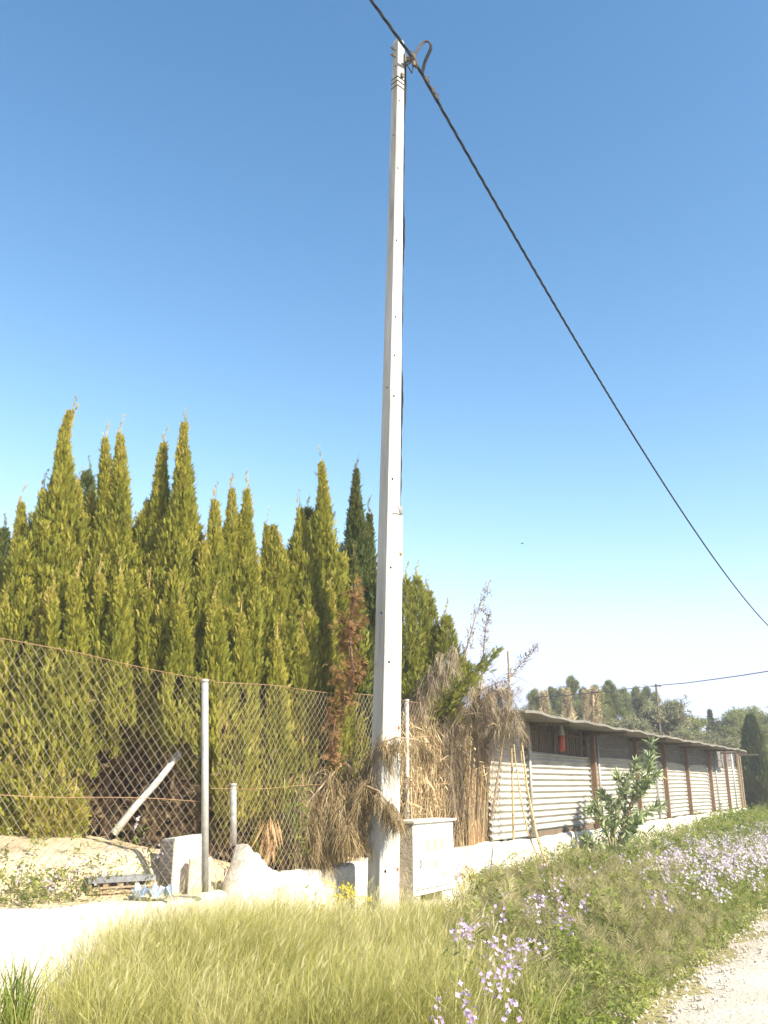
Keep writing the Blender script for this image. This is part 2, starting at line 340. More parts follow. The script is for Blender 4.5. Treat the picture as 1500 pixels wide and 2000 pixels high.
# loose stones along the road edge
cl = Cloud(); ST = tpl_cluster(5, .9, 1.0); n = 2600
t_ = rng.uniform(-7, 6, n); o_ = 3.75+np.abs(rng.normal(0, .8, n)); p = np.array([wa(a, b) for a, b in zip(t_, o_)])
p[:, 2] = .045
mb = MB()
ico = np.array([(1, 0, 0), (-1, 0, 0), (0, 1, 0), (0, -1, 0), (0, 0, 1), (0, 0, -1)], float)
icf = [(0, 2, 4), (2, 1, 4), (1, 3, 4), (3, 0, 4), (2, 0, 5), (1, 2, 5), (3, 1, 5), (0, 3, 5)]
for q in p:
    s_ = rng.uniform(.005, .02); mb.add(q+ico*s_*rng.uniform(.6, 1.3, (6, 1)), icf)
tag(mb.build('loose_gravel', M['gravel']), 'loose pale stones scattered along the gravel road edge', 'gravel', kind='stuff')

# ------------------------------------------------------------------ walls
def wall(name, fn, t0, t1, top, thick, label, peaks=None, step=.12, bottom=-.15):
    """render-coated wall: wavy top edge with rounded arris"""
    mb = MB(); ts = np.arange(t0, t1+1e-6, step); prof = []; vv = []
    for t in ts:
        z = top(t); w = .006*math.sin(t*7)+.008*math.sin(t*2.3+1)+(.012*math.sin(t*31+1)*math.sin(t*17) if t < 1 else 0)
        ring = [(0+w, bottom), (0+w, z*.35), (w*1.4, z*.7), (w, z-.045), (-.012+w, z-.014), (-.045, z+.004*math.sin(t*9)), (-thick/2, z+.01*math.sin(t*5)), (-thick+.03, z-.006), (-thick, z-.04), (-thick, bottom)]
        prof = len(ring)
        for o, zz in ring: vv.append(fn(t, o, zz))
    m = len(ts); ff = [(i*prof+j, (i+1)*prof+j, (i+1)*prof+j+1, i*prof+j+1) for i in range(m-1) for j in range(prof-1)]
    ff += [tuple(range(prof)), tuple((m-1)*prof+j for j in range(prof))[::-1]]
    mb.add(vv, ff); base = fn(t0, -thick/2, 0); o = mb.build(name, M['white'], smooth=True, loc=base)
    return tag(o, label, 'wall')
PK0, PKZ = on_a(488, 1652); PK1 = on_a(548, 1700)[0]; PKs = on_a(470, 1700)[0]
def topA(t):
    z = .70+.012*math.sin(t*1.9)+.008*math.sin(t*5.3)
    pk = PKZ-(PKZ-.70)*(t-PK0)/(PK1-PK0)                                 # broken sloping end near the corner
    j_ = np.random.default_rng(int((t+20)*20)).uniform(-1, 1); z += (.022*j_ if t < 4 else 0)
    return max(z, pk+.028*j_) if t < PK1 else z
def topA2(t):
    z = topA(t); return z if t > PK0 else PKZ-.10-1.6*(PK0-t)
wall('whitewashed_wall', wa, PKs, 27.3, topA2, .22, 'long low whitewashed wall under the corrugated shed, its near end broken and sloping', step=.05)
wall('low_wall', wb, -8.5, .30, lambda t: .60+.014*math.sin(t*2.1)+.01*math.sin(t*6), .34, 'low white concrete wall below the wire fence, beside the long grass')

# ------------------------------------------------------------------ concrete pole with its fittings
PB = np.array((-.035, 10.4, -.1)); PT = at(779, 86, 10.4)
ang = math.radians(44); n1 = np.array((math.sin(ang), -math.cos(ang), 0)); n2 = np.array((-math.cos(ang), -math.sin(ang), 0))  # bright face, shaded face
s1 = -n2; H = PT[2]-PB[2]
def pole_c(z): k = (z-PB[2])/H; return PB+(PT-PB)*k
def pole_w(z): k = (z-PB[2])/H; return .275+(.135-.275)*k, .215+(.115-.215)*k        # width of bright face, of shaded face
def pole_pt(z, a, b):     # a along bright face (-1..1), b outward of it (-1..1)
    w1, w2 = pole_w(z); return pole_c(z)+s1*(a*w1/2)+n1*(b*w2/2)
pole = empty('utility_pole', (PB[0], PB[1], 0), 'tall tapered concrete electricity pole standing in grass before the low white wall', 'utility pole')
mb = MB(); zs = np.linspace(PB[2], PT[2], 30); c = .1; ring = [(-1+c, 1), (1-c, 1), (1, 1-c), (1, -1+c), (1-c, -1), (-1+c, -1), (-1, -1+c), (-1, 1-c)]
vv = [pole_pt(z, a, b) for z in zs for a, b in ring]
tp = [pole_c(PT[2])+s1*(a*.052)+n1*(b*.045)+np.array((0, 0, .06)) for a, b in ring]; vv += tp
ff = [(i*8+k, i*8+(k+1) % 8, (i+1)*8+(k+1) % 8, (i+1)*8+k)[::-1] for i in range(30) for k in range(8)] + [tuple(30*8+k for k in range(8))[::-1]]
mb.add(vv, ff); mb.build('shaft', M['concrete'], pole)
def face_z(py):    # height on the pole of a photo row
    return CAMZ+ratios(760, py)[1]*10.4
def disc_part(name, c_, nrm, r, d, mat, n=12):
    m = MB(); m.tube([c_-nrm*.01, c_+nrm*d], r, n); return m.build(name, mat, pole)
for py in (203, 335, 476, 625, 700, 779, 940, 1112, 1295, 1490, 1700):
    z = face_z(py); a = -.42; disc_part('hole', pole_pt(z, a, 1), n1, .0155+.001*(py > 1000), .0015, M['hole'])  # black discs on the face, painted shade in place of bored holes
for py in (135, 270, 762, 1200, 1590):
    z = face_z(py); disc_part('hole', pole_pt(z, -1, .15), n2, .013, .0015, M['hole'])  # same painted discs on the other face
# white conduit on the far right arris + rusty straps
zc = face_z(1005); m = MB(); off = 1.0
def cond(z, r=.034): w1, w2 = pole_w(z); return pole_pt(z, 1, .45)+s1*(r+.004)
m.tube([cond(z) for z in np.linspace(0, zc, 24)], .034, 12); cd = m.build('conduit', M['pvc'], pole, smooth=True)
for py in (1082, 1422, 1700):
    z = face_z(py); w1, w2 = pole_w(z); m = MB()
    path = [pole_pt(z, .9, 1.03), cond(z)+n1*.036-s1*.0, cond(z)+s1*.038, cond(z)-n1*.036, pole_pt(z, 1.03, -.2)]
    m.tube(path, .007, 6); m.tube([q+np.array((0, 0, .018)) for q in path], .007, 6); m.build('strap', M['rust'], pole)
m = MB(); m.tube([cond(zc-.02), cond(zc+.13)], .032, 10); m.build('conduit_cap', M['greyplastic'], pole, smooth=True)
m = MB(); w = pole_pt(zc+.0, .9, 1.02); m.tube([w, w+n1*.05-s1*.06+np.array((0, 0, .04)), w+n1*.09-s1*.13+np.array((0, 0, .05))], .006, 6); m.build('wire_tie', M['rust'], pole)
# twisted down-lead
zt = face_z(150); m = MB()
for ph in (0, 2.1, 4.2):
    pts = []
    for z in np.arange(zc+.1, zt, .035):
        wob = .012*math.sin(z*2.3)+.010*math.sin(z*5.1)
        pts.append(cond(z)+s1*(-.012+wob+.013*math.cos(z*7+ph))+n1*.013*math.sin(z*7+ph))
    m.tube(pts, .0115, 5)
m.build('down_cable', M['black'], pole, smooth=True)
# bands near the top
for py in (158, 166, 175):
    z = face_z(py); m = MB(); pth = [pole_pt(z, a*1.05, b*1.05) for a, b in ((-1, 1), (1, 1), (1, -1), (-1, -1), (-1, 1))]
    for i in range(4): m.tube([pth[i], pth[i+1]], .009, 5)
    m.build('band', M['steel'], pole)
m = MB(); z = face_z(156); q = pole_pt(z, .1, 1); m.box(q-s1*.02, s1*.045, n1*.03, np.array((0, 0, .07))); m.build('buckle', M['steel'], pole)
for py in (104, 117):
    z = face_z(py); m = MB(); q = pole_pt(z, -1, .1); m.tube([q, q+n2*.10+np.array((0, 0, -.01))], .012, 8); m.tube([q+n2*.05, q+n2*.07], .024, 6); m.build('bolt', M['steel'], pole)
# bracket
AT = at(808, 116, 10.36); z = AT[2]; m = MB(); q = pole_pt(z+.02, 1, .2)
m.tube([q, AT+np.array((0, 0, .02))], [.03, .022], 8); m.box(q+np.array((-.005, -.03, -.11)), s1*.03, n1*.06, np.array((0, 0, .22)))
m.tube([q+np.array((0, 0, -.1)), AT+np.array((0, 0, -.02))], .014, 6); m.tube([q+np.array((0, 0, .1)), AT+np.array((0, 0, .03))], .014, 6); m.build('bracket', M['steel'], pole)
m = MB(); m.tube([AT+np.array((-.06, -.1, .03)), AT+np.array((.0, .0, .0)), AT+np.array((.05, .1, -.05))], [.035, .05, .03], 8); m.tube([AT+np.array((0, 0, -.12)), AT+np.array((0, 0, .09))], .03, 8); m.build('clamp', M['steel'], pole)
m = MB(); m.tube([AT+np.array((0, 0, -.1)), AT+np.array((-.03, 0, -.25)), pole_pt(zt+.35, 1, .4)+s1*.03, pole_pt(zt, 1, .4)+s1*.04], .011, 6); m.tube([pole_pt(zt+.3, 1, .4)+s1*.045, pole_pt(zt-.05, 1, .4)+s1*.04], .022, 8); m.build('cable_tail', M['black'], pole)

# overhead bundled cable: plan line parallel to the road; heights follow its sag
def cable_pt(px, py):
    a, b = ratios(px, py); o = AT[:2]; k = (a*o[1]-o[0])/(AD[0]-a*AD[1]); Yk = o[1]+AD[1]*k; return k, CAMZ+b*Yk
samp = [(900, 268), (1010, 457), (1100, 612), (1200, 785), (1300, 950), (1400, 1093), (1500, 1218)]
ks = [cable_pt(*s) for s in samp]; K = np.array([0]+[k for k, _ in ks]); Z = np.array([AT[2]]+[z for _, z in ks])
co = np.polyfit(K, Z-AT[2], 2)
def cz(k):
    if k >= 0: return AT[2]+co[0]*k*k+co[1]*k
    return AT[2]+.02*k+.004*k*k
cab = empty('overhead_cable', AT, 'thick black twisted overhead cable crossing the sky over the pole top', 'cable')
kk = np.concatenate([np.arange(-16, 6, .04), np.arange(6, 48, .12)])
for ph in (0, 2.09, 4.19):
    m = MB(); pts = [np.array((AT[0]+AD[0]*k+.013*math.cos(k*8+ph)*AN[0], AT[1]+AD[1]*k+.013*math.cos(k*8+ph)*AN[1], cz(k)+.013*math.sin(k*8+ph))) for k in kk]
    m.tube(pts, .0125, 5); m.build('strand', M['black'], cab, smooth=True)
def cab_at(k, dz=0, dn=0): return np.array((AT[0]+AD[0]*k+AN[0]*dn, AT[1]+AD[1]*k+AN[1]*dn, cz(k)+dz))
loop = [(806, 108), (815, 96), (822, 84), (831, 78), (839, 82), (841, 92), (836, 104), (829, 118), (826, 130), (823, 143)]
for dn in (0, .02, .045):
    m = MB(); P = [at(x+dn*60, y+dn*50, 10.38+.06*i+dn) for i, (x, y) in enumerate(loop)]
    q = []
    for i in range(len(P)-1):
        for s in (0, .33, .66): q.append(P[i]*(1-s)+P[i+1]*s)
    q.append(P[-1]); q = np.array(q); q[1:-1] = (q[:-2]+q[1:-1]*2+q[2:])/4; q[1:-1] = (q[:-2]+q[1:-1]*2+q[2:])/4
    m.tube(q, .0135, 6); m.build('jumper_loop', M['bluegrey'], cab, smooth=True)
for k in (.36, .56, .68):
    m = MB(); m.tube([cab_at(k-.07, .02), cab_at(k+.07, .02)], [.03, .036], 6); m.tube([cab_at(k, -.01, .01), cab_at(k+.02, .05, .05)], .015, 6); m.tube([cab_at(k+.03, .0, .01), cab_at(k+.08, .02, .045)], .011, 5); m.build('connector', M['steel'], cab)

# ------------------------------------------------------------------ meter cabinet
mc = empty('meter_cabinet', wa(1.35, .15), 'white electricity meter cabinet built against the low wall right of the pole', 'meter cabinet')
t0, t1, dep = .80, 1.93, .30; bz, tz = .27, 1.115
ax3 = lambda v: np.array((v[0], v[1], 0.)); U = ax3(AD); Nn = ax3(AN); Zv = np.array((0, 0, 1.))
m = MB(); m.box(wa(t0+.012, .004, bz), U*(t1-t0-.012), Nn*(dep-.006), Zv*(tz-bz)); m.build('housing', M['cabinet'], mc)
m = MB(); m.box(wa(t0, .0, -.1), U*.012, Nn*dep, Zv*(tz+.095)); m.build('side_face', M['roughside'], mc)
m = MB(); m.box(wa(t0-.03, -.02, tz), U*(t1-t0+.06), Nn*(dep+.06), Zv*.028); m.build('cap', M['capstone'], mc)
m = MB(); m.box(wa(t0+.012, .004, -.1), U*.22, Nn*(dep-.03), Zv*.368); m.box(wa(t1-.30, .004, -.1), U*.28, Nn*(dep-.03), Zv*.368); m.box(wa(t0+.232, .004, -.1), U*(t1-t0-.532), Nn*(dep-.05), Zv*.25)
m.build('pedestal', M['white'], mc)
m = MB(); m.box(wa(t0+.232, .004, .15), U*(t1-t0-.532), Nn*.02, Zv*.118); m.build('slot_back', M['hole'], mc)  # near-black plate paints the shadow at the back of the slot
dr = MB(); dr.box(wa(t0+.10, dep-.001, bz+.07), U*(t1-t0-.17), Nn*.02, Zv*(tz-bz-.12)); dr = dr.build('door', M['cabinet'], mc)
for i in range(3):
    m = MB(); m.box(wa(t0+.32+i*.20, dep+.0195, .77), U*.085, Nn*.006, Zv*.15); m.build('window', M['amber'], dr)
m = MB(); m.box(wa(t0+.52, dep+.0195, .56), U*.09, Nn*.005, Zv*.09); m.build('notice', M['amber'], dr)
m = MB(); m.tube([wa(t0+.16, dep+.018, .62), wa(t0+.16, dep+.035, .62)], .03, 10); m.box(wa(t0+.145, dep+.03, .60), U*.03, Nn*.012, Zv*.09); m.build('lock', M['galv'], dr)

# ------------------------------------------------------------------ shed
shed = empty('shed', wa(15, -1.5, .7), 'long low shed with corrugated metal walls and a wavy grey roof on the white wall', 'shed')
tS = on_a(985, 1600)[0]; tE = on_a(1450, 1560)[0]
posts_px = [1163, 1248, 1303, 1347, 1392, 1424]; tp_ = [on_a(p_, 1560)[0] for p_ in posts_px]
edges = [on_a(1036, 1560)[0]]+tp_+[tE]
wz0 = .715
def cor_top(t): return 2.12+.02*math.sin(t*1.3)
def panel(ta, tb, z0, z1f, out=-.06, dark=False, tilt=0):
    m = MB(); tt = np.linspace(ta, tb, max(3, int((tb-ta)/.35))); zn = 110; vv = []
    for t in tt:
        z1 = z1f(t)
        for i in range(zn+1):
            z = z0+(z1-z0)*i/zn; o = out+.026*math.sin(2*math.pi*(z-z0-tilt*(t-ta))/.104)+.006*math.sin(t*2.1+z*2)
            vv.append(wa(t, o, z))
    ff = [(i*(zn+1)+j, (i+1)*(zn+1)+j, (i+1)*(zn+1)+j+1, i*(zn+1)+j+1) for i in range(len(tt)-1) for j in range(zn)]
    m.add(vv, ff, rng.uniform(0, 1)); return m
M['corr'] = surf('corrugated_metal', [(.28, (.24, .225, .19)), (.42, (.38, .36, .315)), (.7, (.47, .45, .39))], 1.6, stretch=(1, 1, 2.2), rough=.55, bump=.1)
eds = [tS]+edges
for i in range(len(eds)-1):
    a, b = eds[i], eds[i+1]
    f = (lambda t: 2.72) if i == 0 else cor_top
    panel(a+(.02 if i else -.4), b-.01, wz0 + (.10 if i in (1, 2) else .02), f, out=-.06-.004*(i % 2), tilt=.004*((i*37) % 5-2)).build('corrugated_panel', M['corr'], shed, smooth=True)
# dark slot under the second bay: ground beam
m = MB(); m.box(wa(eds[1], -.11, wz0-.01), U*(eds[3]-eds[1]), Nn*.05, Zv*.09); m.build('base_slats', M['darkwood'], shed)
# upper openings: slats, then opaque net sheets coloured dark like the unlit interior
m = MB()
for t in np.arange(eds[1]+.05, eds[2]-.05, .105):
    m.box(wa(t, -.135+.012*rng.normal(), cor_top(t)-.05), U*.062, Nn*.012, Zv*(.56+.03*rng.normal()))
m.box(wa(eds[1], -.10, 2.48), U*(eds[2]-eds[1]), Nn*.02, Zv*.03); m.build('slat_screen', M['darkwood'], shed)
for i in range(1, len(eds)-1):
    a, b = eds[i], eds[i+1]; m = MB(); tt = np.linspace(a, b, 14); vv = []
    for t in tt:
        for j in range(7):
            z = (cor_top(t)-.06)+(2.80-cor_top(t))*j/6; vv.append(wa(t, (-.17 if i == 1 else -.115)+.015*math.sin(t*5+j*1.3), z))
    ff = [(k*7+j, (k+1)*7+j, (k+1)*7+j+1, k*7+j+1) for k in range(13) for j in range(6)]; m.add(vv, ff)
    m.build('shade_net', M['net'], shed, smooth=True)  # opaque sheet: net plus the dark interior put into its colour
    if i > 1:
        m = MB(); zz = 2.38+.05*math.sin(i*2.1); m.tube([wa(t, -.085+.004*math.sin(t*9), zz+.03*math.sin((t-a)*2+i)) for t in np.linspace(a, b, 9)], .007, 4); m.build('net_wire', M['galv'], shed)
for t in tp_:
    m = MB(); m.box(wa(t-.045, -.035, wz0), U*.09, Nn*.10, Zv*2.12); m.build('post', M['rustpost'], shed)
for px in (1038, 1174, 1286, 1404, 1438):
    t = on_a(px, 1560)[0]; m = MB(); m.tube([wa(t, .0, wz0), wa(t-.0, .0, 2.75)], .028, 8); m.build('pipe', M['galv'], shed, smooth=True)
m = MB(); m.box(wa(tE-.05, .0, wz0), U*.09, Nn*.09, Zv*2.0); m.box(wa(tE-.35, -.0, wz0), U*.07, Nn*.07, Zv*2.0); m.build('end_post', M['twig'], shed)
# shell: end walls, back wall, roof
m = MB(); m.box(wa(tS, -4.2, .6), U*(tE-tS), Nn*.1, Zv*2.3); m.build('back_wall', M['white'], shed)
for t in (tS+.02, tE-.1):
    m = MB(); m.box(wa(t, -4.1, .6), U*.08, Nn*3.95, Zv*2.2); m.build('end_wall', M['white'], shed)
pts = [on_a(px, py, .85) for px, py in ((1026, 1392), (1060, 1396), (1100, 1405), (1150, 1414), (1200, 1423), (1260, 1433), (1330, 1446), (1400, 1458), (1458, 1468))]
rt = np.array([p_[0] for p_ in pts]); rz = np.array([p_[1] for p_ in pts])
m = MB(); tt = np.linspace(rt[0], rt[-1], 260); oo = np.concatenate([[.85], np.linspace(.84, -4.4, 26)]); vv = []
for t in tt:
    ze = np.interp(t, rt, rz); ze = .6*ze+.4*2.70
    for s_ in (0, 1):
        for j, o in enumerate(oo):
            zz = ze+.010*math.sin(t*2.1)+.010*math.sin(t*5.3)+(.85-o)*.045+.009*math.cos(t*2*math.pi/.17)*(1 if o < .84 else .6)-s_*.038
            vv.append(wa(t, o, zz))
no = len(oo); st_ = 2*no; ff = []
for i in range(len(tt)-1):
    for j in range(no-1):
        ff.append((i*st_+j, (i+1)*st_+j, (i+1)*st_+j+1, i*st_+j+1)[::-1]); q = no; ff.append((i*st_+q+j, (i+1)*st_+q+j, (i+1)*st_+q+j+1, i*st_+q+j+1))
    ff.append((i*st_, (i+1)*st_, (i+1)*st_+no, i*st_+no)); ff.append((i*st_+no-1, (i+1)*st_+no-1, (i+1)*st_+2*no-1, i*st_+2*no-1)[::-1])
for i in (0, len(tt)-1):
    for j in range(no-1): ff.append((i*st_+j, i*st_+j+1, i*st_+no+j+1, i*st_+no+j))
m.add(vv, ff); m.build('roof', M['roof'], shed)
for t in tp_+[eds[1]+.1, tE-.2]:
    m = MB(); m.box(wa(t-.03, -.1, 2.56), U*.06, Nn*.85, Zv*.06); m.build('rafter', M['darkwood'], shed)
# red lantern hanging at the first bay
tr, zr = on_a(1097, 1447, .08); ln = empty('lantern', wa(tr, .08, zr), 'small red lantern hanging from the shed eave above corrugated metal', 'lantern')
m = MB(); m.tube([wa(tr, .08, zr-.19), wa(tr, .08, zr-.17), wa(tr, .08, zr+.08), wa(tr, .08, zr+.10)], [.045, .06, .06, .045], 12); m.build('body', M['red'], ln, smooth=True)
m = MB(); m.tube([wa(tr, .08, zr+.10), wa(tr, .08, zr+.18), wa(tr, .08, zr+.33)], [.065, .055, .022], 10); m.build('lid', M['galv'], ln)
m = MB(); m.tube([wa(tr, .08, zr+.32), wa(tr, .08, 2.72)], .008, 5); m.build('hook', M['black'], ln)

# ------------------------------------------------------------------ chain-link fences
def chainlink(name, P0, P1, z0, z1, label, posts, mid, pitch=.085, bulge=.03, base=None, zc0=None):
    """P0,P1 plan points; z0,z1 functions of s in 0..1 giving bottom/top"""
    P0 = np.array(P0); P1 = np.array(P1); L = np.linalg.norm(P1-P0); nrm = np.array((P1[1]-P0[1], P0[0]-P1[0]))/L
    fe = empty(name, (P0[0], P0[1], z0(0)), label, 'fence')
    def pt(u, w):   # u metres along, w 0..1 up
        s = u/L; z = z0(s)+(z1(s)-z0(s))*w; b = bulge*math.sin(u*2.3+w*3)*math.sin(math.pi*w)+.008*math.sin(u*9+w*11)
        p = P0+(P1-P0)*s+nrm*b; return np.array((p[0], p[1], z+.012*math.sin(u*3.1+w*5)))
    Hh = 2.05; m = MB(); slope = 1.25
    for sg in (1, -1):
        k = -Hh/slope-pitch; 
        while k < L+Hh/slope+pitch:
            seg = []; nst = 14
            for i in range(nst+1):
                w = i/nst; u = k+sg*(w*Hh/slope) if sg > 0 else k-(w*Hh/slope)
                if 0 <= u <= L: seg.append(pt(u, w)+np.array((nrm[0], nrm[1], 0))*.0018*sg)
            if len(seg) > 1: m.tube(np.array(seg), .0018, 3, cap=False)
            k += pitch
    m.build('mesh', M['wire'], fe)
    for w in mid:
        m = MB(); m.tube([pt(u, w)+np.array((nrm[0], nrm[1], 0))*.004 for u in np.linspace(0, L, 50)], .0032, 4); m.build('line_wire', M['wirerust'], fe)
    for (pb, pt_) in posts:
        m = MB(); m.tube([pb, pb*.5+pt_*.5, pt_-np.array((0, 0, .02))], .034, 10); m.tube([pt_-np.array((0, 0, .03)), pt_], .037, 10); m.build('post', M['galv'], fe, smooth=True)
    return fe
sL, zL = on_b(0, 1258); 
postC = (at(400.5, 1742, 8.62), at(400.5, 1327, 8.62))
chainlink('wire_fence', wb(sL*2.2)[:2], wb(0)[:2], lambda s: .60, lambda s: np.interp(s, [0, .545, .6, 1], [2.95, 2.79, 2.76, 2.57]),
          'rusty chain link fence on the low white wall before the cypress hedge', [postC, (wb(sL*2.2, 0, .5), wb(sL*2.2, 0, 2.95))], (.42, .995), pitch=.088)
tF1 = tS+.25; s808, z808 = on_a(807, 1365)
chainlink('roadside_fence', wb(0)[:2], wa(tF1, -.12)[:2], lambda s: .66, lambda s: 2.57+.12*min(1, s*2), 'rusty chain link fence on the whitewashed wall, running behind the pole to the shed',
          [(wa(s808, -.12, .6), wa(s808+.03, -.12, z808)), (at(456, 1652, 9.6), at(456, 1530, 9.6)), (wa(tF1, -.12, .6), wa(tF1, -.12, 2.6))], (.46, .995), pitch=.085)
br = MB(); br.tube([at(222, 1628, 9.75), at(262, 1578, 9.75), at(306, 1528, 9.9), at(352, 1470, 10.2)], .036, 8); o = br.build('concrete_strut', M['concrete'], loc=at(222, 1628, 9.75)); tag(o, 'grey leaning concrete strut propped behind the wire fence under the cypresses', 'strut')

# ------------------------------------------------------------------ things on the bank
def pxbox(px0, px1, pyt, pyb, Yd, depth, name, mat, label, cat, sidemat=None, rot=.0):
    a = at(px0, pyb, Yd); b = at(px1, pyb, Yd+rot); t = at(px0, pyt, Yd)[2]; e = empty(name, a, label, cat)
    ax = b-a; ax[2] = 0; ay = np.array((-ax[1], ax[0], 0)); ay = ay/np.linalg.norm(ay)*depth; return e, a, ax, ay, t
a = at(335, 1750, 9.0); b = at(393, 1745, 9.3); c = at(310, 1745, 9.22); e = empty('masonry_pier', a, 'short white rendered pier with a bare brick side, behind the wire fence', 'pier')
zb_ = .5; zt_ = at(335, 1637, 9.0)[2]; zt2 = at(393, 1628, 9.3)[2]; XY = lambda p_, z_: np.array((p_[0], p_[1], z_)); dd_ = b-a; c2 = c+dd_
m = MB(); m.add([XY(a, zb_), XY(b, zb_), XY(c2, zb_), XY(c, zb_), XY(a, zt_), XY(b, zt2), XY(c2, zt2-.02), XY(c, zt_-.02)], [(0, 1, 5, 4), (1, 2, 6, 5), (2, 3, 7, 6), (3, 0, 4, 7), (4, 5, 6, 7)]); m.build('rendered_block', M['white'], e)
nb = np.array((-(a-c)[1]*-1, (a-c)[0]*-1, 0.)); nb = np.array(((a-c)[1], -(a-c)[0], 0.)); nb /= np.linalg.norm(nb)
m = MB(); m.box(XY(c, zb_)+nb*.002, XY(a-c, 0.), nb*.012, Zv*(zt_-.03-zb_)); m.build('brick_side', M['brick'], e)
m = MB(); a = at(366, 1750, 8.98); b = at(411, 1750, 9.10); ax = (b-a)*np.array((1, 1, 0)); m.box(a, ax, np.array((-.03, .10, 0)), Zv*(at(366, 1677, 8.98)[2]-a[2]))
bm_o = m.build('block', M['reddish'], loc=a); tag(bm_o, 'small reddish rough block standing at the foot of the wire fence post', 'block')
mod = bm_o.modifiers.new('bevel', 'BEVEL'); mod.width = .012; mod.segments = 2
# crate: slatted plastic tray upside down
cr = empty('crate', at(240, 1735, 8.75), 'grey slatted crate lying upside down in the weeds behind the wire fence', 'crate')
a = at(172, 1722, 8.62); b = at(305, 1712, 8.95); ax = (b-a)*np.array((1, 1, 0)); L_ = np.linalg.norm(ax); ux = ax/L_; uy = np.array((-ux[1], ux[0], 0)); z0_ = a[2]-.09
m = MB(); m.box(np.array((a[0], a[1], z0_+.07)), ux*L_, uy*.34, Zv*.045); m.build('tray', M['greyplastic'], cr)
for i in range(4):
    m = MB(); m.box(np.array((a[0], a[1], z0_-.10+i*.04))+ux*.01-uy*.004, ux*(L_-.02), uy*.02, Zv*.016); m.build('slat', M['twig'], cr)
for i in range(5):
    m = MB(); m.box(np.array((a[0], a[1], z0_-.12))+ux*(L_-.05)*i/4+uy*.0165, ux*.04, uy*.02, Zv*.19); m.build('upright', M['twig'], cr)
# plastic sheet
m = MB(); vv = []; nn = 14
for i in range(nn):
    for j in range(6):
        q = at(258+i*6, 1748-2*j, 8.45+.05*j); q[2] = max(q[2], .6)+.03*math.sin(i*1.3+j)*1+.025*rng.normal()+.01; vv.append(q)
m.add(vv, [(i*6+j, (i+1)*6+j, (i+1)*6+j+1, i*6+j+1) for i in range(nn-1) for j in range(5)])
pb = m.build('plastic_sheet', M['blueplastic'], loc=vv[0]); md = pb.modifiers.new('s', 'SOLIDIFY'); md.thickness = .004
tag(pb, 'crumpled pale blue plastic sheet on the low white wall beside the brick pier', 'plastic sheet')

# windbreak cloth behind the hedge
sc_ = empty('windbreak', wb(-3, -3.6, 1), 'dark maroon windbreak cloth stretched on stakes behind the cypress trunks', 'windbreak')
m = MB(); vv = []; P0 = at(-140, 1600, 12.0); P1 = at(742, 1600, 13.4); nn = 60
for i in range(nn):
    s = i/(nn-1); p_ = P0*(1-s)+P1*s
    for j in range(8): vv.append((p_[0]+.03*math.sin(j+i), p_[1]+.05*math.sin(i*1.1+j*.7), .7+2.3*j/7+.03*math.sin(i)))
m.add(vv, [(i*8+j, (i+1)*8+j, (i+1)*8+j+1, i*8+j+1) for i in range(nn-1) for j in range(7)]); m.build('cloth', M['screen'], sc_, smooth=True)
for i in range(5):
    s = i/4; p_ = P0*(1-s)+P1*s; m = MB(); m.tube([(p_[0], p_[1]+.09, .6), (p_[0], p_[1]+.09, 3.1)], .03, 6); m.build('stake', M['darkwood'], sc_)

